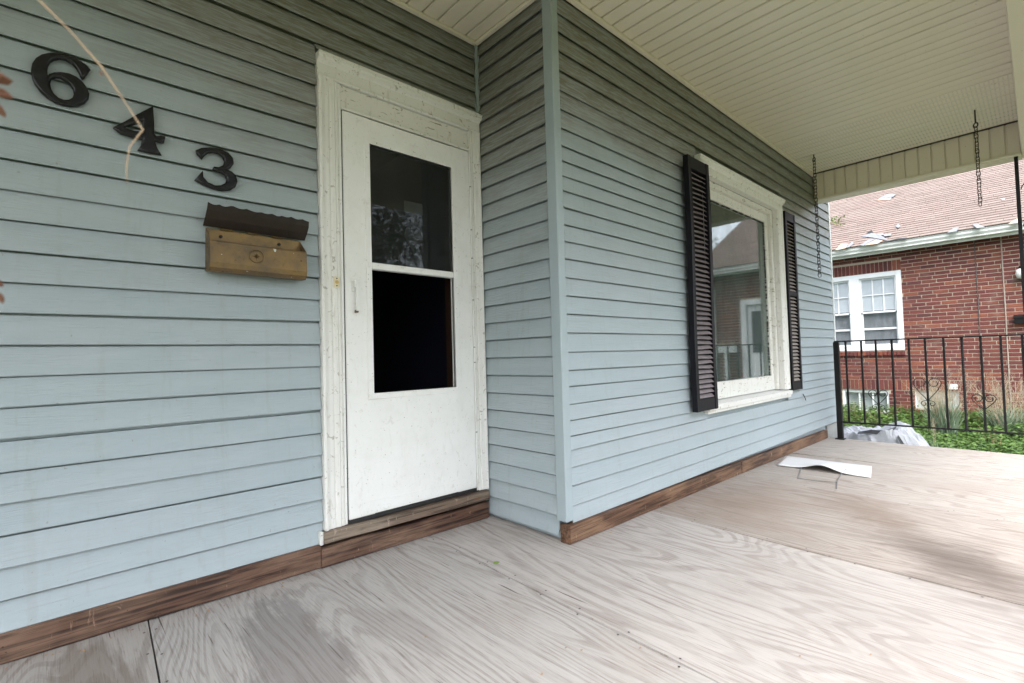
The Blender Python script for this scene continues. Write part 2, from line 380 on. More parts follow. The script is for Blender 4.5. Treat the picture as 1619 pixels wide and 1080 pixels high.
def tarp():
    a=NT('silver_plastic_tarp'); p=a.pos; n=a.noise(p,5,5,.6)
    bf=a.n('ShaderNodeNewGeometry').outputs['Backfacing']
    c=a.mix(n,(.34,.35,.38),(.50,.51,.54)); c=a.mix(bf,c,(.02,.02,.023))
    return a.fin(c,a.ss(n,.3,.7,.28,.45),a.bump(a.noise(p,28,4,.6,.8),.4,.012),.5)
M['tarp']=tarp(); M['tarpblack']=simple('black_tarp_underside',(.016,.016,.018),.4,.2,10)
def leaf_mat(name,c1,c2,trans=.25):
    a=NT(name); r=a.n('ShaderNodeNewGeometry').outputs['Random Per Island']
    c=a.mix(r,c1,c2); a.fin(c,.5,None,.35)
    t=a.n('ShaderNodeBsdfTranslucent'); a.L(c,t.inputs['Color'])
    m=a.n('ShaderNodeMixShader'); m.inputs[0].default_value=trans; a.L(a.b.outputs[0],m.inputs[1]); a.L(t.outputs[0],m.inputs[2]); a.L(m.outputs[0],a.out.inputs[0])
    return a.m
M['cover']=leaf_mat('ground_cover_leaves',(.045,.105,.022),(.150,.240,.060))
M['weed']=leaf_mat('weed_leaves',(.075,.140,.03),(.19,.28,.08))
M['blade']=leaf_mat('blue_green_grass_blades',(.13,.20,.125),(.34,.41,.30))
M['seed']=leaf_mat('tan_seed_heads',(.44,.35,.24),(.60,.50,.38))
M['tree']=leaf_mat('tree_leaves',(.030,.065,.016),(.085,.140,.035))
M['bark']=simple('grey_brown_bark',(.10,.075,.055),.9,.35,14,bump=.8)
def ground_mat():
    a=NT('lawn_and_soil'); p=a.pos; n=a.noise(p,1.2,6,.65); f=a.noise(p,26,4,.7)
    c=a.mix(a.ss(n,.4,.65),(.060,.095,.028),(.105,.085,.055)); c=a.mix(a.ss(f,.45,.7,0,.6),c,(.10,.14,.04))
    return a.fin(c,.95,a.bump(f,.8,.02),.1)
M['ground']=ground_mat()

# ================================================================== SETTING
GZ=-0.58
g=MB(); g.add([(-400,-400,GZ),(400,-400,GZ),(400,400,GZ),(-400,400,GZ)],[(0,1,2,3)])
tag(g.build('ground',M['ground']),kind='structure')

# porch floor: joists/skirt block with plywood sheets as children
pf=MB(); pf.box(-2.6,6.27,-.13,2.31,GZ-.05,-.062)
porch=pf.build('porch_floor',M['conc']); tag(porch,kind='structure')
XS=[-2.205,-.985,.235,1.455,2.675,3.895,5.115,6.335]
SKEW=-0.045
for i in range(len(XS)-1):
    mb=MB(); x0,x1=XS[i]+.0025,XS[i+1]-.0025
    dz=[0,.003,0,.0015,.004,.0,.003][i]
    y_b=2.34; y_f=-.16
    if x0>1.9: y_b=1.70
    prof=None
    nx,ny=6,10; vs=[];fs=[]
    def xx(x,y): return x+SKEW*(2.3-y)*(0 if i in(0,) else 1)*(1 if x>.0 else 0)
    for j in range(ny+1):
        y=y_f+(y_b-y_f)*j/ny
        for k in range(nx+1):
            x=x0+(x1-x0)*k/nx; e=abs(k/nx-.5)*2
            warp=.0035*math.sin(3.1*y+i*1.7+k*.5)*e
            vs.append((xx(x,y),y,floor_z(x)+dz+warp))
    nn=len(vs)
    for (x,y,z) in list(vs): vs.append((x,y,z-.018))
    W_=nx+1
    for j in range(ny):
        for k in range(nx):
            a_=j*W_+k; fs.append((a_,a_+1,a_+1+W_,a_+W_)); b_=a_+nn; fs.append((b_,b_+W_,b_+W_+1,b_+1))
    ring=[k for k in range(W_)]+[j*W_+nx for j in range(1,ny+1)]+[ny*W_+k for k in range(nx-1,-1,-1)]+[j*W_ for j in range(ny-1,0,-1)]
    for a_,b_ in zip(ring,ring[1:]+ring[:1]): fs.append((a_,a_+nn,b_+nn,b_))
    mb.add(vs,fs); mb.build('plywood_sheet',M['ply'],porch).color=[(1,1,1,1),(.88,.86,.84,1),(1.0,1.0,1.0,1),(1.02,1.0,.99,1),(.86,.81,.77,1),(.92,.88,.84,1),(.96,.93,.89,1)][i]

# ================================================================== HOUSE
house=empty('house',(2.0,2.3,0),'blue clapboard house with covered porch and white storm door','house')
YA,XB,YC=2.315,1.903,1.684
XL,XR=-2.4,6.78
CEIL=2.905
DX0,DX1,DZ1=.895,1.878,2.43
# --- sheathing walls (parents of the boards)
wa=MB(); wa.box(XL,.99,YA+.016,YA+.12,-.05,2.96); wa.box(.99,1.81,YA+.0165,YA+.12,2.21,2.96); wa.box(1.81,XB+.1,YA+.016,YA+.12,-.05,2.96)
wallA=wa.build('wall',M['sidingA'],house)
wallB=MB().box(XB+.016,XB+.1,YC+.018,YA+.014,-.05,2.96).build('wall',M['sidingB'],house)
WX0,WX1,WZ0,WZ1=3.53,5.01,.555,2.295    # window hole
YD=YC+.016; wc=MB(); wc.box(XB+.1005,WX0,YD,YC+.12,-.05,5.2); wc.box(WX1,XR,YD,YC+.12,-.6,5.2); wc.box(WX0,WX1,YD,YC+.12,-.05,WZ0); wc.box(WX0,WX1,YD,YC+.12,WZ1,5.2)
wallC=wc.build('wall',M['sidingC'],house)
rb=random.Random(5)
def board(parent, mat, axis, plane, a0, a1, z0, z1, proud=.0225, amp=.0010, step=.22, gr=None):
    """one lap board; axis 'x' faces -Y, axis 'y' faces -X"""
    ph=rb.uniform(0,50); tilt=rb.uniform(-.0010,.0010); pr=proud*rb.uniform(.9,1.12)
    lowf=max(0.0,min(1.0,(1.30-z0)/.5)); gr=((.0026+.0046*lowf) if proud>.02 else (.0022+.0028*lowf)) if gr is None else gr
    prof=[(-.0145,z1+.012),(-.0115,z1+.012),(-.0115,z1-gr*.8),(.0060,z1-gr),(pr-.001,z0+.006),(pr,z0+.003),(pr-.002,z0),(pr-.0042,z0+.0008),(pr-.0050,z0+.022),(.0005,z0+.030),(-.0145,z0+.032)]
    def fn(t,o,z):
        wob=amp*(mnoise.noise((t*1.9+ph,ph,0))*1.6); ow=amp*1.2*mnoise.noise((t*2.3,ph,9.1))
        zz=z+wob*(1 if z<z0+.03 else .3)+tilt*(t-a0)
        oo=o+(ow if o>.006 else 0)
        return (t,plane-oo,zz) if axis=='x' else (plane-oo,t,zz)
    mb=MB(); mb.sweep(prof,fn,seg(a0,a1,step))
    if axis=='x': mb.f=[f[::-1] for f in mb.f]
    return mb.build('siding_board',mat,parent)
SP=.1031
# wall A rows: bottoms at .116+k*SP
z=.116-.012; rows=[]
k=0; zz=.2195
edges=[.118]+[.2195+SP*i for i in range(0,27)]
for i in range(len(edges)-1):
    z0,z1=edges[i],min(edges[i+1],CEIL-.004)
    if z1-z0<.01: break
    if z0<DZ1+.03-.02:
        board(wallA,M['sidingA'],'x',YA,XL,DX0-.004,z0,z1)
        if z1>DZ1+.04: board(wallA,M['sidingA'],'x',YA,DX0-.004+.0,XB-.019,DZ1+.03,z1)
    else:
        board(wallA,M['sidingA'],'x',YA,XL,XB-.019,z0,z1)
# wall B rows
eb=[.135+.0+SP*i for i in range(0,28)]
eb=[.03]+[.854+SP*j for j in range(-7,21)]
for i in range(len(eb)-1):
    z0,z1=eb[i],min(eb[i+1],CEIL-.004)
    if z1-z0<.01: break
    board(wallB,M['sidingB'],'y',XB,1.728,2.296,z0,z1,amp=.0018,step=.12)
# wall C rows (hand measured, uneven)
ec=[.095,.185,.285,.380,.47,.540,.621,.705,.796,.880,.976,1.077,1.175,1.270,1.366,1.465,1.557,1.645,1.735,1.825,1.905,1.985,2.065,2.160,2.262,2.366,2.470,2.574,2.678,2.782,2.886]
ec2=[.085+.0975*i for i in range(0,30)]
TX0,TX1,TZ0,TZ1=3.42,5.12,.505,2.395
for i in range(len(ec)-1):
    z0,z1=ec[i],min(ec[i+1],CEIL-.004)
    if z1-z0<.01: break
    lo=1.926; hi=6.20
    if z1<=TZ0 or z0>=TZ1-.01: board(wallC,M['sidingC'],'x',YC,lo,hi+.555,z0,z1,.0185,.0022)
    else:
        board(wallC,M['sidingC'],'x',YC,lo,TX0+.012,z0,z1,.0185,.0022); board(wallC,M['sidingC'],'x',YC,TX1-.012,XR-.028,z0,z1,.0180,.0014)
z0=2.886
while z0<5.1:
    board(wallC,M['sidingC'],'x',YC,6.38,XR-.028,z0,z0+.1,.015,.001); z0+=.1
# lower foundation and the side wall of the house, out of the porch
MB().box(6.34,XR-.03,YC-.004,YC+.1,GZ-.02,.083).build('foundation',M['conc'],house)
ws=MB(); ws.box(XR-.12,XR,YC+.1201,9.0,-.05,5.2); wside=ws.build('wall',M['navysiding'],house)
MB().cbox(XR-.026,XR+.018,YC-.020,YC+.045,-.06,5.2,.003).build('corner_post',M['trimwhite'],house)
MB().box(XL,XL+.12,YA+.1201,9.0,-.05,5.2).build('wall',M['navysiding'],house)
MB().box(XL,XR,9.0,9.12,-.05,5.2).build('wall',M['navysiding'],house)
MB().box(XL,XB+.1,YA,YA+.12,2.9605,5.2).build('wall',M['navysiding'],house)
# main roof and porch roof
rf=MB(); rf.sweep([(-.35,5.15),(5.35,8.2),(11.0,5.15),(11.0,5.27),(5.35,8.33),(-.35,5.27)],lambda t,a,b:(t,a+.9,b),[XL-.4,XR+.4]); rf.build('roof',M['shingle'],house)
pr=MB(); pr.sweep([(-.42,2.93),(2.42,2.965),(2.42,3.55),(-.42,3.02)],lambda t,a,b:(t,a,b),[XL-.15,6.40]); pr.build('porch_roof',M['shingle'],house)
# outside corner post with stepped faces
MB().cbox(1.871,1.926,1.661,1.7275,.112,CEIL-.006,.004).build('corner_post',M['post'],house)
# inside corner strip, wavy
mb=MB()
mb.sweep([(-.009,-.009),(.009,-.009),(.009,.006),(-.009,.006)],lambda t,a,b:(1.876+a*(1+.35*math.sin(t*61))+.002*math.sin(t*23),2.289+b*(1+.2*math.sin(t*61)),t),seg(2.46,CEIL-.006,.02))
mb.build('corner_strip',M['post'],house)
# --- baseboards
def wobble_box(name, mat, parent, x0,x1,y0,y1,z0f,z1f,seed,step=.15,c=.004):
    def fn(t,a,b):
        n=mnoise.noise((t*2.2,seed,0))*.003; n2=mnoise.noise((t*4.1,seed,5))*.0025
        zz=z0f(t)+(z1f(t)-z0f(t))*b
        return (t,y0+(y1-y0)*a+(n if a<.5 else 0),zz+n2)
    prof=[(.0,.06),(.0,.94),(.15,1.0),(1,1),(1,0),(.15,0)]
    mb=MB(); mb.sweep(prof,fn,seg(x0,x1,step)); return mb.build(name,mat,parent)
wobble_box('baseboard',M['base'],house,XL,.872,2.279,2.318,lambda t:floor_z(t)+.003,lambda t:.119,1)
wobble_box('baseboard',M['base'],house,.8735,1.868,2.270,2.318,lambda t:floor_z(t)+.003,lambda t:.112-.006*t,2)
wobble_box('threshold',M['thresh'],house,.882,1.864,2.258,2.40,lambda t:.124-.010*(t-.9),lambda t:.176-.006*(t-.9),3,c=.006)
for x0,x1,s_ in ((1.878,3.935,4),(3.947,6.215,5)):
    wobble_box('baseboard',M['base_c'],house,x0,x1,1.644,1.683,lambda t:floor_z(t)+.003,lambda t:.100-.0105*(t-1.88),s_)
MB().cbox(1.879,1.90,1.6835,1.715,.0,.098,.003).build('baseboard',M['base_c'],house)
# nail heads and small block left of threshold
MB().cbox(.868,.884,2.272,2.30,.118,.178,.003).build('trim_block',M['casing'],house)

# --- door casing
cas=empty('door_casing',(1.38,2.3,.18)); cas.parent=house; cas.matrix_parent_inverse=house.matrix_basis.inverted()
# side casing profile across x (moulded), extruded in z
def vprof(name, pts, z0, z1, seed, mat):
    mb=MB(); mb.sweep(pts,lambda t,a,b:(a+.0012*mnoise.noise((t*3,seed,0)),b+.0012*mnoise.noise((t*3,seed,4)),t),seg(z0,z1,.12)); return mb.build(name,mat,cas)
vprof('side_casing',[(.893,2.314),(.893,2.276),(.897,2.272),(.907,2.272),(.911,2.279),(.925,2.283),(.940,2.283),(.949,2.287),(.956,2.283),(.972,2.283),(.978,2.289),(.984,2.2845),(.990,2.287),(.990,2.314)],.178,DZ1-.102,1,M['casing'])
vprof('side_casing',[(1.812,2.314),(1.812,2.287),(1.820,2.284),(1.829,2.288),(1.834,2.282),(1.858,2.280),(1.868,2.276),(1.877,2.276),(1.880,2.280),(1.880,2.314)],.176,DZ1-.102,2,M['casing'])
# head casing with cap moulding
mb=MB()
mb.sweep([(2.314,2.327),(2.283,2.327),(2.279,2.333),(2.283,2.345),(2.283,2.392),(2.274,2.402),(2.262,2.409),(2.258,2.416),(2.258,2.424),(2.252,2.428),(2.252,2.437),(2.314,2.441)],
  lambda t,a,b:(t,a+.0015*mnoise.noise((t*4,1.3,0)),b+.002*mnoise.noise((t*3,2.3,0))),seg(.891,1.8815,.12))
mb.build('head_casing',M['casing'],cas)
# jambs and recessed head board
MB().cbox(.9905,1.006,2.288,2.40,.178,2.326,.002).build('jamb',M['casing'],cas)
MB().cbox(1.797,1.8115,2.288,2.40,.178,2.326,.002).build('jamb',M['casing'],cas)
MB().cbox(1.0065,1.7965,2.297,2.34,2.206,2.326,.003).build('head_board',M['peeling'],cas)
MB().cbox(1.0065,1.7965,2.2835,2.2965,2.202,2.214,.002).build('drip_strip',M['casing'],cas)
MB().cbox(.9925,1.003,2.2805,2.2878,.182,2.20,.0015).build('stop_strip',M['door'],cas)

# --- storm door
dr=empty('storm_door',(1.4,2.29,.18)); dr.parent=house; dr.matrix_parent_inverse=house.matrix_basis.inverted()
y0,y1=2.283,2.316
OX0,OX1,OZ0,OZ1=1.150,1.659,.794,2.066
dX0,dX1,dZ0,dZ1=1.0115,1.792,.196,2.197
mb=MB(); mb.cbox(dX0,OX0,y0,y1,dZ0,dZ1,.004); mb.cbox(OX1,dX1,y0,y1,dZ0,dZ1,.004); mb.box(OX0-.004,OX1+.004,y0+.0005,y1,OZ1,dZ1-.004); mb.box(OX0-.004,OX1+.004,y0+.0005,y1,dZ0+.004,OZ0)
mb.build('door_leaf',M['door'],dr)
gk=MB(); gk.box(1.0063,1.0112,2.2905,2.316,.182,2.2); gk.box(1.0063,1.7922,2.2985,2.316,2.1975,2.2018); gk.build('weatherstrip',M['gasket'],dr)  # dark strips standing in for shade in the gap around the door
# raised glazing frame, mitred
t_=.034
def ring(mb,xa,xb,za,zb,t,yf,yb):
    o=[(xa-t,za-t),(xb+t,za-t),(xb+t,zb+t),(xa-t,zb+t)]; i_=[(xa,za),(xb,za),(xb,zb),(xa,zb)]
    e=.006; o2=[(xa-t+e,za-t+e),(xb+t-e,za-t+e),(xb+t-e,zb+t-e),(xa-t+e,zb+t-e)]
    vs=[(x,yb,z) for x,z in o]+[(x,yf,z) for x,z in o2]+[(x,yf,z) for x,z in i_]+[(x,yb,z) for x,z in i_]
    fs=[]
    for k in range(4):
        l=(k+1)%4
        for a_ in range(3): fs.append((a_*4+k,a_*4+l,(a_+1)*4+l,(a_+1)*4+k))
    mb.add(vs,fs)
mb=MB(); ring(mb,OX0,OX1,OZ0,OZ1,t_,2.2775,2.30); mb.build('glazing_frame',M['door'],dr)
mb=MB(); mb.cbox(OX0+.001,OX1-.001,2.277,2.312,1.422,1.456,.003); mb.build('middle_rail',M['door'],dr)
MB().cbox(dX0+.012,dX1-.012,2.2805,2.2835,dZ0+.008,.262,.001).build('kick_strip',M['door'],dr)
MB().box(dX0,dX1,2.286,2.312,.178,.1955).build('door_sweep',M['gasket'],dr)  # black strip standing in for the shadow gap under the door
MB().box(OX0+.0015,OX1-.0015,2.299,2.303,1.4565,OZ1-.0015).build('pane',M['doorglass'],dr)
# piano hinge
mb=MB(); mb.cbox(1.7925,1.7965,2.279,2.287,.20,2.195,.001); mb.tube([(1.7945,2.2775,.2+.0),(1.7945,2.2775,2.195)],.0042,8); mb.build('hinge',M['door'],dr)
for zz in (.52,.93,1.02,1.30,1.55,1.72,1.98):
    MB().tube([(1.7945,2.2775,zz),(1.7945,2.2775,zz+.004)],.0052,8).build('hinge_gap',M['hole'],dr)
# pull handle
hd=MB(); hd.cbox(1.050,1.070,2.256,2.2825,1.318,1.356,.003)
hb=hd.build('handle',M['door'],dr)
mb=MB(); mb.sweep([(1.056,0),(1.0705,0),(1.0725,-.006),(1.0705,-.012),(1.056,-.012),(1.054,-.006)],lambda t,a,b:(a,2.259+b*1+.010*math.sin(math.pi*(t-1.19)/.15),t),seg(1.205,1.335,.01)); mb.build('handle_grip',M['door'],hb)
mb=MB(); mb.cbox(1.055,1.069,2.262,2.2825,1.196,1.21,.002); mb.build('handle_foot',M['thresh'],hb)
MB().cbox(1.042,1.0495,2.272,2.2825,1.30,1.352,.002).build('latch_plate',M['door'],hb)
# interior seen through the open lower half: dark hall
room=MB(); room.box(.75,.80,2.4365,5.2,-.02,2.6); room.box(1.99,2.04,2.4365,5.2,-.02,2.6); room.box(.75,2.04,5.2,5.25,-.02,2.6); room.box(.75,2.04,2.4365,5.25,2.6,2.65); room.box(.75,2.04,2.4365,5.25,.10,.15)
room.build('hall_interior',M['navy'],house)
MB().box(1.70,1.745,2.345,2.43,.18,2.2).build('inner_door_edge',M['jambwood'],house)
MB().box(1.1,1.116,2.55,2.56,.2,2.2).build('inner_door_stile',M['jambwood'],house)
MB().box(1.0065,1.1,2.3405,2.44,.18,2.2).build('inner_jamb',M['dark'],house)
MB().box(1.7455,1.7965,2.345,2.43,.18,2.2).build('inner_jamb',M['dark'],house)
mb=MB(); mb.box(1.2,1.238,2.56,2.562,1.18,1.20)
mb.box(1.232,1.236,2.552,2.56,1.18,1.24); mb.build('latch_plate',M['bellbutton'],house)

# --- bay window
win=empty('window',(4.2,YC,TZ0)); win.parent=house; win.matrix_parent_inverse=house.matrix_basis.inverted()
def cb(name,x0,x1,y0,y1,z0,z1,mat,parent,c=.003): return MB().cbox(x0,x1,y0,y1,z0,z1,c).build(name,mat,parent)
yF=1.646
def vp2(name,pts,z0,z1,mat,seed):
    mb=MB(); mb.sweep(pts,lambda t,a,b:(a,b+.001*mnoise.noise((t*3,seed,4)),t),seg(z0,z1,.2)); return mb.build(name,mat,win)
vp2('side_casing',[(TX1-.115,1.70),(TX1-.115,1.655),(TX1-.105,1.650),(TX1-.03,1.650),(TX1-.022,1.643),(TX1-.004,1.643),(TX1,1.648),(TX1,1.70)],.580,TZ1-.102,M['casing'],1)
vp2('side_casing',[(TX0,1.70),(TX0,1.648),(TX0+.004,1.643),(TX0+.022,1.643),(TX0+.03,1.650),(TX0+.105,1.650),(TX0+.115,1.655),(TX0+.115,1.70)],.580,TZ1-.102,M['casing'],2)
mb=MB(); mb.sweep([(1.70,2.291),(1.652,2.291),(1.648,2.298),(1.650,2.350),(1.640,2.360),(1.628,2.368),(1.624,2.376),(1.624,2.384),(1.618,2.388),(1.618,2.397),(1.70,2.40)],lambda t,a,b:(t,a,b+.001*mnoise.noise((t*2,8,0))),seg(TX0-.012,TX1+.012,.2)); mb.build('head_casing',M['casing'],win)
mb=MB(); mb.sweep([(1.715,.512),(1.646,.505),(1.644,.525),(1.632,.530),(1.630,.562),(1.634,.566),(1.80,.580),(1.80,.512)],lambda t,a,b:(t,a,b+.001*mnoise.noise((t*2,3,0))),seg(TX0-.006,TX1+.006,.2)); mb.build('sill',M['casing'],win)
# sash frame set back in the reveal
GX0,GX1,GZ0,GZ1=3.66,4.895,.715,2.165; yG=1.747
cb('jamb',4.955,5.004,1.7005,1.81,.582,2.29,M['peeling'],win); cb('jamb',3.536,3.585,1.7005,1.81,.582,2.29,M['peeling'],win)
cb('jamb',3.5855,4.9545,1.7005,1.81,2.245,2.29,M['peeling'],win)
sa=MB(); sa.cbox(GX1,4.9535,yG-.018,yG+.03,.583,2.2445,.004); sa.cbox(3.5865,GX0,yG-.018,yG+.03,.583,2.2445,.004); sa.box(GX0-.004,GX1+.004,yG-.016,yG+.03,GZ1,2.244); sa.box(GX0-.004,GX1+.004,yG-.016,yG+.03,.583,GZ0)
sash=sa.build('sash',M['peeling'],win)
MB().box(GX0+.001,GX1-.001,yG,yG+.004,GZ0+.001,GZ1-.001).build('pane',M['winglass'],win)
mb=MB()
rp=random.Random(3)
for k in range(60):   # crumbling black putty along the glass edge
    z_=GZ0+(GZ1-GZ0)*k/60
    if rp.random()<.8: mb.box(GX1-.006-rp.random()*.006,GX1-.0005,yG-.006,yG-.0005,z_,z_+.012+rp.random()*.018)
for k in range(50):
    x_=GX0+(GX1-GX0)*k/50
    if rp.random()<.8: mb.box(x_,x_+.015+rp.random()*.014,yG-.006,yG-.0005,GZ1-.005-rp.random()*.008,GZ1-.0005)
mb.build('glazing_putty',M['gasket'],sash,kind='stuff')
# dark room behind the bay window
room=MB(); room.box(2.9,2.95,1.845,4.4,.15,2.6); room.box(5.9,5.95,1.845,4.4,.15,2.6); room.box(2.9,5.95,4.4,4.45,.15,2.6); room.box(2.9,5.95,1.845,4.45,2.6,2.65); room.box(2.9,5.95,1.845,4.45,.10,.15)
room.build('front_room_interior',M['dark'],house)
# --- shutters
def shutter(x0,x1,zb,zt,yf,yb,slatmat,lab,warp,mid):
    rt_=empty('shutter',((x0+x1)/2,yb,zb)); rt_.parent=house; rt_.matrix_parent_inverse=house.matrix_basis.inverted(); rt_['label']=lab
    sw=.040
    def fr(name,a0,a1,z0,z1,parent,mat,yy0=yf,yy1=yb):
        mb=MB(); mb.sweep([(0,0),(1,0),(1,1),(0,1)],lambda t,a,b:(a0+(a1-a0)*a+warp*math.sin((t-zb)*2.4)*.006,yy0+(yy1-yy0)*b+warp*.006*math.sin((t-zb)*3.3),t),seg(z0,z1,.12)); return mb.build(name,mat,parent)
    fr('stile',x0,x0+sw,zb,zt,rt_,M['shutter']); fr('stile',x1-sw,x1,zb,zt,rt_,M['shutter'])
    rails=[(zb,zb+.085),(zt-.085,zt)]+([(mid-.022,mid+.022)] if mid else [])
    for a,b in rails: fr('rail',x0+sw+.0005,x1-sw-.0005,a+.001,b-.001,rt_,M['shutter'],yf+.003)
    spans=[(zb+.085,mid-.022),(mid+.022,zt-.085)] if mid else [(zb+.085,zt-.085)]
    rr=random.Random(int(x0*100))
    mb0=None
    for a,b in spans:
        n=int((b-a)/.0335)
        for k in range(n):
            zc=a+(b-a)*(k+.5)/n; wb=rr.uniform(-.003,.003)*warp
            mb=MB(); q=[(-.013+rr.uniform(-1,1)*.001*warp,-.012),(-.010,-.0135),(.011,.008),(.008,.0105)]
            mb.sweep(q,lambda t,u,v:(t+warp*math.sin((zc-zb)*2.4)*.006,(yf+yb)/2+u,zc+v+wb*math.sin((t-x0)*22)),seg(x0+sw+.0008,x1-sw-.0008,.06 if warp else .3)); mb.build('slat',slatmat,rt_)
    MB().box(x0+sw,x1-sw,yb-.003,yb-.0005,zb+.08,zt-.08).build('back_panel',M['shutter'],rt_)
    return rt_
shutter(3.175,3.485,.545,2.322,1.602,1.640,M['slat'],'dark warped shutter left of the window',1.0,None)
shutter(5.145,5.425,.560,2.300,1.632,1.668,M['slat_r'],'dark shutter with tan faded louvres right of the window',0.15,1.50)
# siding flap torn near right shutter
MB().tube([(5.52,1.662,.50),(5.55,1.655,.46),(5.60,1.662,.43)],.004,6).build('cable_end',M['gasket'],house)

# --- ceiling of vinyl planks running front to back
ce=MB().box(XL-.1,6.37,-.13,2.42,CEIL+.016,CEIL+.03).build('porch_ceiling',M['underlay'],house)
PW=.1016
def plank(x0,x1,ya,yb,mat,bow):
    mb=MB()
    prof=[(x0+.0022,.015),(x0+.0022,.004),(x0+.005,.0),(x0+.012,-.0006),(x1-.016,-.0006),(x1-.012,.0),(x1-.0095,.007),(x1-.0022,.008),(x1-.0022,.015)]
    mb.sweep(prof,lambda t,a,b:(a,t,CEIL+b+bow*math.sin(t*2.1+x0)*.002),seg(ya,yb,.35))
    return mb.build('ceiling_plank',mat,ce)
x=2.198-PW*44
i=0
while x<6.20:
    x1=min(x+PW,6.19)
    if x1-x<.03: break
    back=2.298 if x1<1.89 else (1.672 if x>1.88 else 1.672)
    if x<1.88<x1:
        plank(x,1.876,.055,2.298,M['soffit'],rb.uniform(-1,1)); plank(1.879,x1,.055,1.665,M['soffit'],0)
    elif x1>-2.35:
        plank(x,x1,.055,back,M['soffit_perf'] if x>5.0 else M['soffit'],rb.uniform(-1,1))
    x+=PW; i+=1
# J-channel trims along the walls
cb('ceiling_trim',XL,1.86,2.272,2.299,CEIL-.022,CEIL-.002,M['soffit'],ce)
cb('ceiling_trim',1.8605,1.886,1.64,2.299,CEIL-.022,CEIL-.002,M['soffit'],ce)
cb('ceiling_trim',1.8865,6.19,1.643,1.672,CEIL-.022,CEIL-.002,M['soffit'],ce)
# --- end beam clad in vertical panels
bz0,bz1=2.612,CEIL-.003
beam=MB().box(6.205,6.36,-.13,1.664,bz0+.008,bz1).build('porch_beam',M['fascia'],house)
yy=1.662; widths=[]
k=0
while yy>.06:
    wd=.101; ya=max(yy-wd,.055)
    mb=MB(); e=.005
    mb.sweep([(ya+.002,.004),(ya+e,0),(yy-e-.008,0),(yy-.0115,.010),(yy-.002,.0115),(yy-.002,.014),(ya+.002,.014)],lambda t,a,b:(6.190+b,a,t),[bz0+.022,CEIL-.0015]); mb.f=[f[::-1] for f in mb.f]
    mb.build('beam_panel',M['fascia'],beam); yy-=wd; k+=1
cb('beam_trim',6.182,6.196,.055,1.663,bz0,bz0+.0215,M['fascia'],beam); cb('beam_soffit',6.1965,6.375,.05,1.664,bz0-.006,bz0+.006,M['fascia'],beam)
cb('beam_cap',6.36,6.385,-.2,1.70,bz0+.01,3.02,M['fascia'],beam)
# front beam over the porch edge
fb=MB().box(XL-.1,6.36,-.13,.048,bz0+.0,bz1+.02).build('porch_beam',M['fascia'],house)
x=XL
while x<6.15:
    cb('beam_panel',x+.001,min(x+1.22,6.181)-.001,.0485,.0535,bz0+.012,bz1+.004,M['fascia'],fb,.002); x+=1.22
MB().box(XL-.1,XL,.048,2.31,bz0,bz1+.02).build('porch_beam',M['fascia'],house)

# ================================================================== THINGS ON THE FRONT WALL
# address digits: outlines laid out on the wall, cast with bevelled faces
FW=Vector(fw)
def unproj(px,py,yplane):
    d=r2*((px-809.5)/FPX)+u2*(-(py-540)/FPX)+fw; t=yplane/d.y; return d.x*t, HC+d.z*t
D6=([(577,203),(558,180),(520,152),(470,125),(420,106),(370,97),(320,97),(270,107),(232,130),(208,165),(200,210),(208,260),(225,300),(260,345),(300,380),(350,412),(400,430),(450,438),(500,435),(540,418),(565,390),(570,355),(555,320),(530,285),(490,250),(440,228),(390,220),(350,222),(318,232),(303,246),(300,210),(305,180),(320,155),(345,140),(380,132),(420,140),(455,160),(485,190),(505,220),(514,245),(527,264),(545,248)],
    [(318,290),(325,265),(350,252),(385,256),(420,273),(450,300),(470,330),(475,360),(465,385),(440,398),(410,398),(375,385),(345,360),(325,325)])
D4=([(977,440),(985,540),(986,615),(1000,632),(1030,627),(1056,632),(1046,672),(1020,668),(995,660),(992,668),(1005,705),(1030,748),(960,736),(884,718),(903,690),(912,650),(850,636),(770,612),(727,575),(800,535),(880,490)],
    [(914,530),(914,600),(862,597),(802,580),(798,569),(850,555)])
D3=([(1255,720),(1290,705),(1350,702),(1410,712),(1460,735),(1490,770),(1494,805),(1476,830),(1448,842),(1482,857),(1510,885),(1518,920),(1505,955),(1470,975),(1420,978),(1360,965),(1300,940),(1248,910),(1297,853),(1300,890),(1330,925),(1375,945),(1415,945),(1445,930),(1452,905),(1440,880),(1415,864),(1385,855),(1362,842),(1370,825),(1400,828),(1430,815),(1437,790),(1425,762),(1400,742),(1365,732),(1330,738),(1305,755),(1293,775),(1262,745)],None)
def digit(name, outlines, label):
    cu=bpy.data.curves.new(name,'CURVE'); cu.dimensions='2D'; cu.fill_mode='BOTH'; cu.extrude=.003; cu.bevel_depth=.0075; cu.bevel_resolution=3; cu.offset=-.0062
    P=[]
    for ol in outlines:
        if ol: P.append([unproj(x/4.0475,60+y/4.0475,2.283) for x,y in ol])
    cx=sum(p[0] for p in P[0])/len(P[0]); cz=min(p[1] for p in P[0])
    for pp in P:
        s=cu.splines.new('POLY'); s.points.add(len(pp)-1); s.use_cyclic_u=True
        for q,(x_,z_) in zip(s.points,pp): q.co=(x_-cx,z_-cz,0,1)
    o=bpy.data.objects.new(name+'_src',cu); col.objects.link(o)
    me=bpy.data.meshes.new_from_object(o.evaluated_get(bpy.context.evaluated_depsgraph_get()) if False else o)
    bpy.data.objects.remove(o); me.materials.clear()
    d=mobj(name,me,M['digit']); d.location=(cx,2.287,cz); d.rotation_euler=(R(90),0,0)
    tag(d,label,'house number','address digits on the blue siding'); return d
digit('house_number',D6,'black cast digit 6, largest and leftmost address digit on the siding')
digit('house_number',D4,'black cast digit 4 on the siding between the 6 and the 3')
digit('house_number',D3,'black cast digit 3 on the siding just above the brass mailbox')

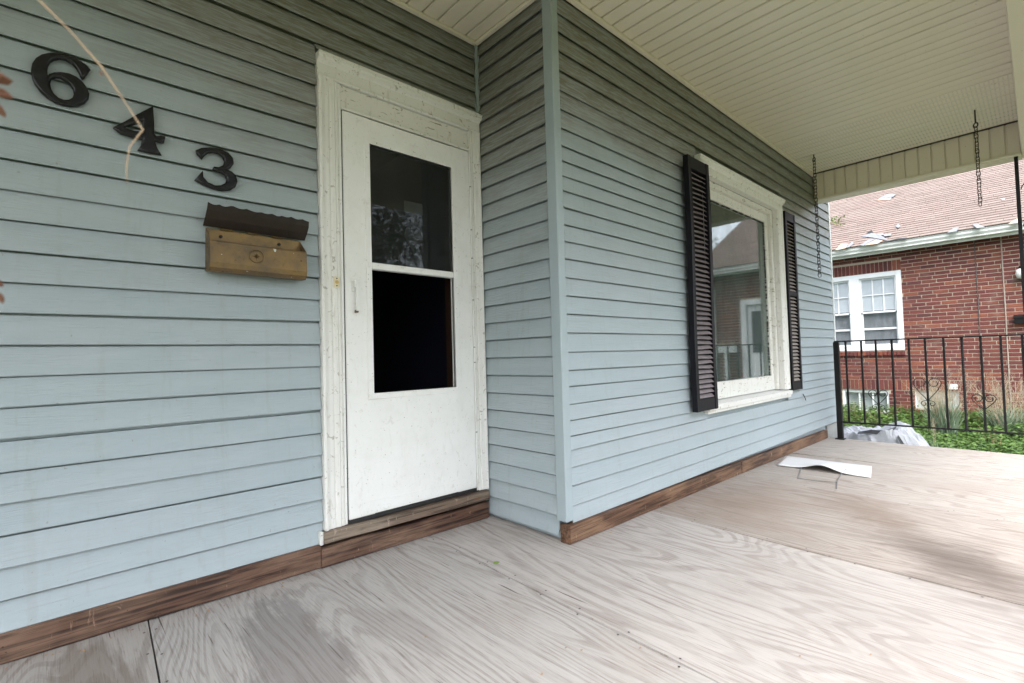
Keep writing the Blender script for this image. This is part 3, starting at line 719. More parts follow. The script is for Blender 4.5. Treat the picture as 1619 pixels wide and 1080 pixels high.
# mailbox
mbx=empty('mailbox',(.61,2.29,1.33),'tarnished brass wall mailbox with its dark lid flipped open','mailbox')
mx0,mx1=.428,.800; ty=-.030
def tl(x,z): return z+ty*(x-.428)*.0-.0
yb,yf=2.294,2.205
def q(x0,x1,pf,name,mat,th=None,rot=0):
    mb=MB(); mb.sweep(pf,lambda t,a,b:(t,a,b),[x0,x1]); return mb.build(name,mat,mbx)
zb_,zt_,zf_=1.335,1.518,1.452
# shell profile (y,z), thin sheet open at the top
sh=[(yb,zt_),(yb,zb_+.012),(yb-.012,zb_),(yf+.018,zb_-.004),(yf+.003,zb_+.010),(yf-.001,zb_+.03),(yf+.006,zf_)]
inn=[(y+.002*(1 if k>2 else -1),z_+(.002 if k in(1,2,3,4) else 0)) for k,(y,z_) in enumerate(sh)]
body=q(mx0,mx1,sh+inn[::-1],'box_body',M['brass'])
for xa in (mx0-.0015,mx1-.0005):
    mb=MB(); mb.sweep([(y,z_) for y,z_ in sh],lambda t,a,b:(t,a,b),[xa,xa+.002]); mb.build('end_panel',M['brass'],mbx)
MB().tube([(mx0,yf+.006,zf_),(mx1,yf+.006,zf_)],.0026,6).build('front_lip',M['brass'],mbx)
# round emblem with star
cxm,czm=unproj(405.5,405.5,2.204)
yfe=2.2025
mb=MB(); mb.tube([(cxm+.0265*math.cos(a),yfe,czm+.0265*math.sin(a)) for a in [2*math.pi*k/28 for k in range(28)]],.0022,5,True)
em=mb.build('emblem_ring',M['brass'],mbx)
mb=MB()
for k in range(8):
    a=math.pi*k/4; r0=.0185 if k%2==0 else .014; c_,s_=math.cos(a),math.sin(a)
    mb.add([(cxm+c_*r0,yfe+.001,czm+s_*r0),(cxm-s_*.0022,yfe-.0005,czm+c_*.0022),(cxm+s_*.0022,yfe-.0005,czm-c_*.0022),(cxm,yfe-.006,czm)],[(0,1,3),(0,3,2),(1,2,3),(0,2,1)])
mb.build('emblem_star',M['brass'],mbx)
for px_,py_ in ((348.4,374.5),(440.7,385.9)):
    xs,zs_=unproj(px_,py_,2.288)
    MB().tube([(xs,2.2925,zs_),(xs,2.286,zs_)],.0065,10).build('screw',M['hole'],mbx)
# lid: scalloped sheet leaning back above the hinge
n=40; vs=[];fs=[]
lz0,lz1=1.521,1.612
for k in range(n+1):
    u=k/n; x_=mx0-.014+(mx1-mx0+.030)*u
    scal=.006*abs(math.sin(u*math.pi*8.5+.6*math.sin(u*9)))+.007*mnoise.noise((u*7,3.3,0))
    for j,(v_) in enumerate((0,.35,.7,1.0)):
        z_=lz0+(lz1-lz0-scal)*v_; y_=2.276-.030*v_-.012*math.sin(v_*math.pi)+.008*v_*mnoise.noise((u*3.2,v_,5))
        xo=.012*v_*(1) + (.004*math.sin(v_*18)*(1 if k==n else 0))
        vs.append((x_+xo,y_,z_))
for k in range(n):
    for j in range(3):
        a_=k*4+j; fs.append((a_,a_+1,a_+5,a_+4))
nn=len(vs); vs+= [(x_,y_+.0018,z_) for x_,y_,z_ in vs]; fs+=[tuple(i_+nn for i_ in f[::-1]) for f in fs]
ringi=[k*4 for k in range(n+1)]+[n*4+1,n*4+2]+[k*4+3 for k in range(n,-1,-1)]+[2,1]
fs+=[(a_,b_,b_+nn,a_+nn) for a_,b_ in zip(ringi,ringi[1:]+ringi[:1])]
MB().add(vs,fs).build('lid',M['brassdark'],mbx)
for xs in (.50,.60,.70):
    MB().tube([(xs-.022,2.283,1.520),(xs+.022,2.283,1.520)],.0038,8).build('hinge_knuckle',M['brass'],mbx)
mbx.rotation_euler=(0,R(.7),0)

# doorbell
db=empty('doorbell',(.966,2.28,1.315),'small ivory doorbell plate with brass button on the door casing','doorbell')
cb('plate',.953,.979,2.2745,2.2835,1.313,1.366,M['plastic'],db,.002)
MB().tube([(.966,2.2745,1.3395),(.966,2.2705,1.3395),(.966,2.269,1.3395)],[.0085,.0082,.005],14).build('button',M['bellbutton'],db,True)
for zz in (1.322,1.357): MB().tube([(.966,2.2755,zz),(.966,2.2735,zz)],.0032,8).build('screw_hole',M['hole'],db)
# paper note and heart stuck inside the upper pane
tag(MB().box(1.36,1.475,2.306,2.3075,1.760,1.822).build('paper_note',M['paper']),'small pale rectangular note behind the upper storm door pane','note')
hp=[]
for k in range(32):
    a=2*math.pi*k/32; hp.append((1.415+.0036*16*math.sin(a)**3,1.615+.0052*(13*math.cos(a)-5*math.cos(2*a)-2*math.cos(3*a)-math.cos(4*a))))
mb=MB(); mb.sweep(hp,lambda t,a,b:(a,t,b),[2.306,2.3075]); tag(mb.build('paper_heart',M['paperheart']),'faded paper heart behind the upper storm door pane','paper heart')

# ================================================================== CHAINS
def chain(x,y,ztop,zeye,zbot,label,pitch=.0315):
    c=empty('hanging_chain',(x,y,zbot),label,'chain','swing chains hanging from the porch ceiling')
    MB().tube([(x,y,ztop),(x,y,zeye+.02)],.0055,8).build('hook_rod',M['chain'],c)
    MB().tube([(x+.020*math.sin(a)*.7,y+.020*math.sin(a)*.7,zeye+.020*math.cos(a)) for a in [2*math.pi*k/16 for k in range(16)]],.005,7,True).build('hook_eye',M['chain'],c)
    me={}
    for o in (0,1):
        pts=[]
        for k in range(12):
            a=2*math.pi*k/12; u=.0120*math.cos(a); v=.0100*math.sin(a)+(.0125 if math.sin(a)>0.01 else (-.0125 if math.sin(a)<-.01 else 0))
            pts.append((u*.8,u*.8 if o else -u*.8,v))
        me[o]=MB().tube(pts,.0030,6,True).mesh('link'); me[o].materials.append(M['chain'])
        for p in me[o].polygons: p.use_smooth=True
    z_=zeye-.030; k=0; r=random.Random(int(y*100))
    while z_>zbot:
        l=bpy.data.objects.new('link',me[k%2]); col.objects.link(l); l.parent=c; l.matrix_parent_inverse=c.matrix_basis.inverted()
        l.location=(x+r.uniform(-.001,.001),y+r.uniform(-.001,.001)-.012*((ztop-z_)/1.2)*0,z_); l.rotation_euler=(0,0,r.uniform(-.25,.25)); z_-=pitch; k+=1
chain(5.55,1.473,CEIL-.001,2.852,1.675,'long thin rusty chain hanging from the ceiling close to the house wall')
chain(5.585,.298,CEIL-.001,2.775,2.095,'short rusty chain on a long eye bolt near the front of the porch')

# ================================================================== RAILING
RX=6.235
rail=empty('porch_railing',(RX,.85,-.03),'black wrought iron porch railing with heart scrolls and twisted bars','railing')
cb('top_rail',RX-.018,RX+.018,-.05,1.548,1.020,1.034,M['iron'],rail,.003)
cb('bottom_rail',RX-.011,RX+.011,-.05,1.508,.145,.160,M['iron'],rail,.002)
cb('corner_post',RX-.025,RX+.025,1.502,1.554,-.036,1.020,M['iron'],rail,.004)
cb('post_foot',RX-.04,RX+.045,1.49,1.575,-.040,-.026,M['iron'],rail,.004)
bys=[1.442,1.302,1.176,1.042,.906,.780,.643,.513,.385,.254,.118,-.01]
for k,by in enumerate(bys):
    if k in (3,7,11):
        mb=MB(); s_=.0082
        mb.sweep([(-s_,-s_),(s_,-s_),(s_,s_),(-s_,s_)],lambda t,a,b:(RX+a*math.cos(t*95)-b*math.sin(t*95),by+a*math.sin(t*95)+b*math.cos(t*95),t),seg(.160,1.020,.006)); mb.build('twisted_baluster',M['iron'],rail)
    else: cb('baluster',RX-.008,RX+.008,by-.0088,by+.0088,.1595,1.0205,M['iron'],rail,.0015)
def spiral(cy,cz,r,turns,a0,sgn,n=26):
    return [(RX-.009,cy+r*(1-.72*k/n)*math.cos(a0+sgn*2*math.pi*turns*k/n),cz+r*(1-.72*k/n)*math.sin(a0+sgn*2*math.pi*turns*k/n)) for k in range(n+1)]
def heart(by,ztop,wd,ht,lower):
    for sg in (-1,1):
        mb=MB()
        pts=[(RX-.009,by+sg*.004,ztop-ht)]
        for k in range(1,9):
            u=k/8; pts.append((RX-.009,by+sg*(wd*math.sin(u*1.35)/math.sin(1.35)),ztop-ht+ (ht*.74)*u**.9))
        # over the shoulder and curl in
        cy,cz=by+sg*wd*.50,ztop-ht*.26
        for k in range(1,22):
            a=-.05+ (2*math.pi*1.12)*k/21; r=wd*.5*(1-.60*k/21)
            pts.append((RX-.009,cy+sg*r*math.cos(a),cz+r*1.05*math.sin(a)))
        mb.tube(pts,.0036,6); mb.build('heart_scroll',M['iron'],rail)
        if lower:
            pts=[]
            for k in range(20):
                a=math.pi*.5-(2*math.pi*.95)*k/19; r=.026*(1-.6*k/19); pts.append((RX-.009,by+sg*(.030+r*math.cos(a)),ztop-ht-.028+r*math.sin(a)))
            MB().tube([(RX-.009,by+sg*.004,ztop-ht+.004)]+pts,.0034,6).build('heart_curl',M['iron'],rail)
heart(1.176,.512,.082,.155,True); heart(.780,.650,.106,.235,True); heart(.385,.490,.082,.140,False)
# wrought iron corner column under the beams
colm=empty('iron_column',(6.22,.0,-.03),'black wrought iron corner column under the porch beam','column')
for cy in (.088,-.10): cb('bar',6.205,6.231,cy-.013,cy+.013,-.0365,2.606,M['iron'],colm,.002)
cb('base_plate',6.17,6.265,-.14,.128,-.0395,-.030,M['iron'],colm,.002)
for zc in [.25+.33*k for k in range(7)]:
    for sg in (-1,1):
        pts=[]
        for k in range(24):
            a=(2*math.pi*1.2)*k/23; r=.075*(1-.7*k/23); pts.append((6.218,-.006+r*math.cos(a)*sg,zc+sg*.08+r*math.sin(a)))
        MB().tube(pts,.004,6).build('scroll',M['iron'],colm)

# ================================================================== THINGS ON THE FLOOR
# yard sign lying down with its wire stake
sg=empty('yard_sign',(4.6,1.3,-.03),'blank white plastic yard sign lying bowed on the porch floor','sign')
A_,B_,C_,D_=Vector((4.865,1.632,0)),Vector((4.425,1.556,0)),Vector((4.86,.985,0)),Vector((4.425,.905,0))
nu,nv=24,8; vs=[];fs=[]
for i in range(nu+1):
    u=i/nu
    for j in range(nv+1):
        v=j/nv; p=A_.lerp(C_,u).lerp(B_.lerp(D_,u),v)
        hump=math.exp(-((u-.50)/.17)**2)*.045*(v**1.6)
        vs.append((p.x,p.y,floor_z(p.x)+.010+hump+.012*(1-v)*0))
for i in range(nu):
    for j in range(nv): a_=i*(nv+1)+j; fs.append((a_,a_+1,a_+nv+2,a_+nv+1))
nn=len(vs); vs+=[(x_,y_,z_-.004) for x_,y_,z_ in vs]; fs+=[tuple(i_+nn for i_ in f[::-1]) for f in list(fs)]
W_=nv+1; ringi=[j for j in range(W_)]+[i*W_+nv for i in range(1,nu+1)]+[nu*W_+j for j in range(nv-1,-1,-1)]+[i*W_ for i in range(nu-1,0,-1)]
fs+=[(a_,a_+nn,b_+nn,b_) for a_,b_ in zip(ringi,ringi[1:]+ringi[:1])]
MB().add(vs,fs).build('panel',M['sign'],sg,True)
f=lambda x_,y_,h=.006:(x_,y_,floor_z(x_)+h)
MB().tube([f(4.60,1.40,.012),f(4.44,1.375,.008),f(4.25,1.33),f(4.06,1.285)],.0028,6).build('stake_wire',M['steel'],sg)
MB().tube([f(4.60,1.10,.012),f(4.44,1.09,.014),f(4.2,1.06,.012),f(4.04,1.03,.006),f(3.94,1.005,.004)],.0028,6).build('stake_wire',M['steel'],sg)
MB().tube([f(4.06,1.285),f(4.07,1.16),f(4.09,1.036,.012)],.0024,6).build('stake_crossbar',M['steel'],sg)
MB().tube([f(4.428,1.40,.004),f(4.428,1.20,.004),f(4.428,1.07,.004)],.0024,6).build('stake_crossbar',M['steel'],sg)
# nail heads along the sheet joints
mb=MB()
for k,x_ in enumerate(XS[1:-1]):
    for sgn in (-.018,.018):
        for j in range(13):
            y_=(2.2 if x_<1.8 else 1.6)-j*.2+rb.uniform(-.02,.02)
            if y_<-.1: break
            xx_=x_+SKEW*(2.3-y_)*(1 if x_>0 else 0)+sgn+rb.uniform(-.003,.003); zz_=floor_z(x_)+.0052
            mb.add([(xx_+.0042*math.cos(a),y_+.0042*math.sin(a),zz_) for a in [math.pi*i/3 for i in range(6)]],[tuple(range(6))])
mb.build('nail_heads',M['chain'],porch,kind='stuff')
# dry crumbs
rl=random.Random(77); mb=MB()
def crumb(x_,y_,s_,z_):
    a=rl.uniform(0,6.3); h=rl.uniform(.001,.004); pts=[]
    for k in range(4):
        r=s_*rl.uniform(.5,1); pts.append((x_+r*math.cos(a+k*1.57),y_+r*.6*math.sin(a+k*1.57),z_+.002+(h if k%2 else 0)))
    mb.add(pts,[(0,1,2),(0,2,3)])
for k in range(90):
    x_=rl.uniform(-.2,1.85); crumb(x_,2.262-abs(rl.gauss(0,.035)),rl.uniform(.002,.008),floor_z(x_))
for k in range(60):
    x_=rl.uniform(2,6); crumb(x_,1.640-abs(rl.gauss(0,.03)),rl.uniform(.003,.010),floor_z(x_))
for k in range(45):
    x_=rl.uniform(.3,5.5); crumb(x_,rl.uniform(.3,1.6),rl.uniform(.003,.009),floor_z(x_)+.003)
tag(mb.build('leaf_litter',M['litter'],None),'dry tan leaf crumbs scattered along the foot of the wall','litter',kind='stuff')
mb=MB(); lx,ly=1.46,1.735
mb.add([(lx-.016,ly,.018),(lx-.004,ly+.010,.022),(lx+.014,ly+.004,.020),(lx+.018,ly-.008,.019),(lx,ly-.012,.018),(lx,ly,.0215)],[(0,5,1),(1,5,2),(2,5,3),(3,5,4),(4,5,0)])
tag(mb.build('fallen_leaf',M['greenleaf']),'single small green leaf lying on the plywood seam','leaf')

# ================================================================== DRY TWIG HANGING NEAR THE CAMERA
tw=empty('dried_vine',(-.10,.95,2.88),'dry tan vine stem with rust brown leaves hanging before the digits','vine')
def up3(px,py,y): x_,z_=unproj(px,py,y); return (x_,y,z_)
stem=[(-.10,.95,2.90),(-.11,.93,2.5),(-.09,.68,1.9),(-.05,.62,1.45),up3(60,-2,.6),up3(112,50,.6),up3(160,105,.6),up3(200,165,.6),up3(226,205,.6),up3(205,232,.6),up3(200,262,.6),up3(201,292,.6)]
MB().tube(stem,[.002,.002,.0016,.0014,.0011,.0007,.0010,.0006,.0008,.0006,.0005,.0003],6).build('stem',M['twig'],tw,True)
MB().tube([(-.10,.95,2.90),(-.13,.95,2.4),(-.125,.94,1.8),(-.075,.62,1.35),up3(-14,120,.6),up3(-10,300,.6),up3(-12,430,.6),up3(-4,500,.6)],[.004,.004,.0035,.003,.0026,.002,.0018,.001],6).build('stem',M['twig'],tw,True)
def dleaf(px,py,s_,a):
    x_,y_,z_=up3(px,py,.6+rl.uniform(-.01,.01)); mb=MB(); c_,sn=math.cos(a),math.sin(a)
    L_=[(0,0),(.35,.22),(.7,.20),(1,0),(.7,-.18),(.35,-.20)]
    vs=[(x_+s_*(u*c_-v*sn),y_+s_*.3*abs(v)+rl.uniform(-.002,.002),z_+s_*(u*sn+v*c_)) for u,v in L_]+[(x_+s_*.5*c_,y_-.004,z_+s_*.5*sn)]
    mb.add(vs,[(0,1,6),(1,2,6),(2,3,6),(3,4,6),(4,5,6),(5,0,6)]); mb.build('dry_leaf',M['deadleaf'],tw)
for px,py,s_,a in ((-12,115,.018,-.3),(-10,135,.020,-.6),(-8,150,.016,.2),(-12,160,.02,-1.0),(-8,440,.013,-1.0),(-6,460,.016,-1.2),(158,112,.007,-1.2),(-14,128,.02,.3)): dleaf(px,py,s_*.72,a)

# ================================================================== NEIGHBOUR HOUSE
NX=11.6
nb=empty('brick_house',(14.5,3,GZ),'red brick house next door with tan shingle roof','house')
NY0,NY1=-1.9,8.5; NZ1=2.80
wy0,wy1,wz0,wz1=1.742,3.24,.885,2.392          # twin window hole
b1=(2.02,2.78,-.32,.125); b2=(1.03,1.635,-.20,.125); dz=( -1.22,-.30,-.02,2.12)
holes=[(wy0,wy1,wz0,wz1),b1,b2,dz]
# mortar wall with holes: vertical strips
ys=sorted(set([NY0,NY1]+[h[0] for h in holes]+[h[1] for h in holes])); mw=MB()
for a,b in zip(ys,ys[1:]):
    c_=(a+b)/2; spans=[(GZ-.1,NZ1)]
    for h in holes:
        if h[0]<c_<h[1]:
            ns=[]
            for s0,s1 in spans:
                if h[2]>s0: ns.append((s0,min(h[2],s1)))
                if h[3]<s1: ns.append((max(h[3],s0),s1))
            spans=[q_ for q_ in ns if q_[1]-q_[0]>.001]
    for s0,s1 in spans: mw.box(NX+.0035,NX+.2,a,b,s0,s1)
nwall=mw.build('wall',M['mortar'],nb)
mf=MB(); mf.box(NX+.2,18.4,NY0,NY0+.2,GZ-.1,NZ1); mf.build('wall',M['brick'],nb)
MB().box(18.2,18.4,NY0+.2,NY1,GZ-.1,NZ1).build('wall',M['brick'],nb); MB().box(NX+.2,18.2,NY1-.2,NY1,GZ-.1,NZ1).build('wall',M['brick'],nb)
g=MB(); g.add([(18.4,NY0,NZ1),(11.6,NY0,NZ1),(15.0,NY0,4.75)],[(0,1,2)]); g.add([(18.4,NY1,NZ1),(11.6,NY1,NZ1),(15.0,NY1,4.75)],[(0,2,1)]); g.build('gable',M['brick'],nb)
CO=.0677; BL=.2032; JT=.0125
bricks=[]   # (y0,y1,z0,z1)
sold2=(.132,.332); soldt=(2.398,2.602); rlk=(.785,.872)
zc=GZ; courses=[]
zlist=[]
z_=.132
while z_>GZ: z_-=CO; zlist.append(z_)
z_=.332
while z_<NZ1-.05: zlist.append(z_); z_+=CO
rbk=random.Random(9)
def clipadd(y0,y1,z0,z1,wide=True):
    parts=[(y0,y1)]
    for h in holes+[(wy0-.005,wy1+.005,rlk[0],rlk[1]),(wy0-.0,wy1+.0,soldt[0],soldt[1])]:
        if z1-.012>h[2] and z0+.012<h[3]:
            np_=[]
            for a,b in parts:
                if b<=h[0] or a>=h[1]: np_.append((a,b)); continue
                if a<h[0]-.03: np_.append((a,h[0]-.002))
                if b>h[1]+.03: np_.append((h[1]+.002,b))
            parts=np_
    for a,b in parts: bricks.append((a,b,z0,z1))
for k,z_ in enumerate(sorted(zlist)):
    y=NY0+(0 if k%2 else -.5*(BL+JT))+rbk.uniform(-.035,.035)-.04
    while y<NY1:
        a=max(y,NY0); b=min(y+BL,NY1)
        if b-a>.03: clipadd(a+rbk.uniform(-.002,.002),b+rbk.uniform(-.002,.002),z_,z_+CO-JT)
        y+=BL+.0085
y=NY0
while y<NY1-.05: clipadd(y,y+.058,sold2[0]+.002,sold2[1]-JT); y+=.0677
y=wy0
while y<wy1-.03: bricks.append((y,y+.058,soldt[0],soldt[1]-JT)); y+=.0677
y=wy0-.003; rowl=[]
while y<wy1-.03: rowl.append((y,y+.058)); y+=.0677
def brick_mb(mb,y0,y1,z0,z1,x0,x1): return mb.cbox(x0,x1,y0,y1,z0,z1,.003)
def score(b):
    yc=(b[0]+b[1])/2; zc_=(b[2]+b[3])/2
    vis=(.12<yc<2.78 and -.15<zc_<2.74)
    return (0 if vis else 1, (yc-.0)**2*.6+(zc_-1.0)**2*.25)
bricks.sort(key=score)
cache={}
for (a,b,z0,z1) in bricks[:270]:
    L_=round((b-a)/.004)*.004; H_=round(z1-z0,3); key=(L_,H_)
    if key not in cache:
        me=brick_mb(MB(),-L_/2,L_/2,-H_/2,H_/2,-.0,.02).mesh('brick'); me.materials.append(M['brick']); cache[key]=me
    o=bpy.data.objects.new('brick',cache[key]); col.objects.link(o); o.parent=nwall
    o.location=(NX-.0015*rbk.random()-.004,(a+b)/2,(z0+z1)/2)
for a,b in rowl:
    key='rl'
    if key not in cache:
        me=brick_mb(MB(),-.029,.029,-.039,.039,-.03,.03).mesh('brick'); me.materials.append(M['brick']); cache[key]=me
    o=bpy.data.objects.new('brick',cache[key]); col.objects.link(o); o.parent=nwall; o.location=(NX-.006,(a+b)/2,(rlk[0]+rlk[1])/2)
mb=MB()
for (a,b,z0,z1) in bricks[270:]:
    xo=-.0015*rbk.random()-.004; mb.box(NX+xo,NX+.012,a,b,z0,z1)
mb.build('brick_courses',M['brick'],nwall,kind='stuff')
# twin window
nw=empty('window',(NX,2.49,wz0)); nw.parent=nb; nw.matrix_parent_inverse=nb.matrix_basis.inverted()
fx=NX-.012
def ncb(name,y0,y1,z0,z1,x0,x1,mat,par=nw,c=.003): return MB().cbox(x0,x1,y0,y1,z0,z1,c).build(name,mat,par)
ncb('frame',wy0+.002,wy0+.085,wz0+.002,wz1-.002,fx,NX+.10,M['nwhite']); ncb('frame',wy1-.085,wy1-.002,wz0+.002,wz1-.002,fx,NX+.10,M['nwhite'])
ncb('frame',wy0+.0855,wy1-.0855,wz1-.09,wz1-.002,fx+.002,NX+.10,M['nwhite']); ncb('frame',wy0+.0855,wy1-.0855,wz0+.002,wz0+.085,fx-.004,NX+.10,M['nwhite'])
ncb('mullion',2.405,2.575,wz0+.0855,wz1-.0905,fx+.003,NX+.10,M['nwhite'])
for (ya,yb_) in ((wy0+.086,2.4045),(2.5755,wy1-.086)):
    zt,zm,zbm=wz1-.091,1.632,wz0+.086
    u=MB(); s_=.03
    u.cbox(NX+.03,NX+.06,ya,ya+s_,zm,zt,.002); u.cbox(NX+.03,NX+.06,yb_-s_,yb_,zm,zt,.002); u.box(NX+.032,NX+.06,ya+s_-.002,yb_-s_+.002,zt-s_,zt-.001); u.box(NX+.028,NX+.06,ya+s_-.002,yb_-s_+.002,zm-.018,zm+.018)
    us=u.build('sash',M['nwhite'],nw)
    for fr_ in (1/3,2/3):
        yc=ya+s_+(yb_-ya-2*s_)*fr_; MB().box(NX+.036,NX+.044,yc-.009,yc+.009,zm+.0185,zt-s_-.0005).build('muntin',M['nwhite'],us)
    zc_=(zm+zt)/2; MB().box(NX+.0365,NX+.0435,ya+s_+.0005,yb_-s_-.0005,zc_-.009,zc_+.009).build('muntin',M['nwhite'],us)
    MB().box(NX+.047,NX+.050,ya+s_+.0005,yb_-s_-.0005,zm+.0185,zt-s_-.0005).build('pane',M['nglass'],us)
    l=MB(); l.cbox(NX+.062,NX+.09,ya,ya+s_,zbm,zm-.019,.002); l.cbox(NX+.062,NX+.09,yb_-s_,yb_,zbm,zm-.019,.002); l.box(NX+.064,NX+.09,ya+s_-.002,yb_-s_+.002,zbm+.001,zbm+.04); l.box(NX+.060,NX+.09,ya+s_-.002,yb_-s_+.002,1.29,1.325)
    ls=l.build('sash',M['nwhite'],nw)
    MB().box(NX+.075,NX+.078,ya+s_+.0005,yb_-s_-.0005,zbm+.041,zm-.02).build('pane',M['nscreen'],ls)
    bl=MB(); z_=zt-.002
    while z_>zm+.05:
        bl.add([(NX+.0595,ya+.031,z_),(NX+.0595,yb_-.031,z_),(NX+.0535,yb_-.031,z_-.046),(NX+.0535,ya+.031,z_-.046)],[(0,1,2,3)]); z_-=.042
    z_=zm-.02
    while z_>zbm+.03:
        bl.add([(NX+.100,ya+.002,z_),(NX+.100,yb_-.002,z_),(NX+.093,yb_-.002,z_-.046),(NX+.093,ya+.002,z_-.046)],[(0,1,2,3)]); z_-=.042
    bl.build('blind',M['blind'],nw,kind='stuff')
ncb('room_back',wy0-.1,wy1+.1,wz0-.1,wz1+.1,NX+.6,NX+.64,M['nroom']); 
rm=MB(); rm.box(NX+.2,NX+.6,wy0-.1,wy0-.06,wz0-.1,wz1+.1); rm.box(NX+.2,NX+.6,wy1+.06,wy1+.1,wz0-.1,wz1+.1); rm.box(NX+.2,NX+.6,wy0-.06,wy1+.06,wz1+.06,wz1+.1); rm.box(NX+.2,NX+.6,wy0-.06,wy1+.06,wz0-.1,wz0-.06); rm.build('room_sides',M['nroom'],nw)
# basement windows
bw=empty('basement_window',(NX,2.4,-.32)); bw.parent=nb; bw.matrix_parent_inverse=nb.matrix_basis.inverted()
def bcb(name,y0,y1,z0,z1,x0,x1,mat): return MB().cbox(x0,x1,y0,y1,z0,z1,.003).build(name,mat,bw)
bcb('frame',2.022,2.06,-.318,.123,NX+.02,NX+.10,M['nwhite']); bcb('frame',2.74,2.778,-.318,.123,NX+.02,NX+.10,M['nwhite']); bcb('frame',2.0605,2.7395,.06,.123,NX+.022,NX+.10,M['bpanel']); bcb('frame',2.0605,2.7395,-.318,-.28,NX+.022,NX+.10,M['nwhite'])
for yy in (2.28,2.50): bcb('muntin',yy-.01,yy+.01,-.2795,.0595,NX+.03,NX+.06,M['nwhite'])
MB().box(NX+.05,NX+.054,2.0605,2.7395,-.2795,.0595).build('pane',M['nglass'],bw); MB().box(NX+.12,NX+.13,2.02,2.78,-.32,.125).build('curtain',M['bpanel'],bw)
bw2=empty('basement_window',(NX,1.33,-.2)); bw2.parent=nb; bw2.matrix_parent_inverse=nb.matrix_basis.inverted()
MB().cbox(NX+.03,NX+.07,1.032,1.633,-.198,.123,.006).build('panel',M['bpanel'],bw2); MB().cbox(NX+.02,NX+.0295,1.032,1.05,-.198,.123,.002).build('frame',M['nwhite'],bw2); MB().cbox(NX+.02,NX+.0295,1.615,1.633,-.198,.123,.002).build('frame',M['nwhite'],bw2)
MB().cbox(NX-.045,NX-.006,1.04,1.16,.165,.262,.006).build('dryer_vent',M['nwhite'],nb)
# side door (seen only mirrored in the bay window)
dd=empty('side_door',(NX,-.76,0)); dd.parent=nb; dd.matrix_parent_inverse=nb.matrix_basis.inverted()
for a,b in ((-1.218,-1.10),(-.42,-.302)): MB().cbox(NX-.02,NX+.12,a,b,-.018,2.118,.004).build('frame',M['nwhite'],dd)
MB().cbox(NX-.02,NX+.12,-1.0995,-.4205,2.0,2.118,.004).build('frame',M['nwhite'],dd); MB().cbox(NX+.05,NX+.09,-1.0995,-.4205,-.018,1.9995,.004).build('door_leaf',M['nwhite'],dd)
MB().cbox(NX+.035,NX+.0495,-1.0,-.52,.9,1.85,.004).build('pane',M['nroom'],dd)
MB().box(NX-1.1,NX-.02,-1.45,-.1,GZ-.02,-.04).build('stoop',M['conc'],nb)
pl=empty('planter',(NX-.25,-1.5,.9),'white planter box with dry plants beside the neighbour side door','planter')
mb=MB(); mb.sweep([(-.10,.16),(.10,.16),(.08,0),(-.08,0)],lambda t,a,b:(NX-.20+a,t,.92+b),[-1.72,-1.28]); mb.build('box',M['nwhite'],pl)
mb=MB()
for k in range(60):
    y_=rl.uniform(-1.7,-1.3); x_=NX-.2+rl.uniform(-.06,.06); h_=rl.uniform(.05,.16); mb.tube([(x_,y_,1.06),(x_+rl.uniform(-.05,.05),y_+rl.uniform(-.06,.06),1.08+h_)],[.003,.001],4)
mb.build('dry_plants',M['seed'],pl,kind='stuff')
MB().cbox(NX-.25,NX-.15,-1.53,-1.47,GZ,.9195,.004).build('stand',M['nwhite'],pl)
# cables on the wall
MB().tube([(NX-.012,.722,NZ1),(NX-.012,.715,1.6),(NX-.012,.722,.4),(NX-.012,.72,.0)],.007,6).build('cable',M['cabledark'],nb)
MB().tube([(NX-.012,.396,NZ1),(NX-.012,.392,1.5),(NX-.012,.397,.3),(NX-.012,.395,-.4)],.009,6).build('cable',M['cable'],nb)
# porch lamp and mail box beside the side door
nl=empty('wall_lamp',(NX,.18,2.0),'small round wall lamp on the brick house at the right edge','lamp')
MB().tube([(NX-.006,.18,2.10),(NX-.05,.18,2.10),(NX-.07,.18,2.11)],[.06,.055,.02],14).build('mount',M['nwhite'],nl,True)
MB().tube([(NX-.09,.18,2.17),(NX-.09,.18,2.15),(NX-.09,.18,2.08),(NX-.09,.18,2.02),(NX-.09,.18,2.0)],[.03,.062,.072,.055,.02],16).build('globe',M['lampglass'],nl,True)
MB().tube([(NX-.09,.18,2.172),(NX-.09,.18,2.20),(NX-.07,.18,2.21),(NX-.01,.18,2.15)],[.045,.03,.012,.012],10).build('cap',M['iron'],nl,True)
nm=empty('wall_mailbox',(NX,.12,1.26),'black horizontal wall mailbox on the brick house at the right edge','mailbox')
mb=MB(); mb.sweep([(NX-.006,1.27),(NX-.10,1.27),(NX-.105,1.37),(NX-.06,1.405),(NX-.006,1.415)],lambda t,a,b:(a,t,b),[-.09,.296]); mb.build('box_body',M['iron'],nm)
mb=MB(); mb.sweep([(NX-.106,1.372),(NX-.112,1.36),(NX-.113,1.373),(NX-.062,1.411),(NX-.006,1.421),(NX-.006,1.4155)],lambda t,a,b:(a,t,b),[-.095,.30]); mb.build('lid',M['iron'],nm)
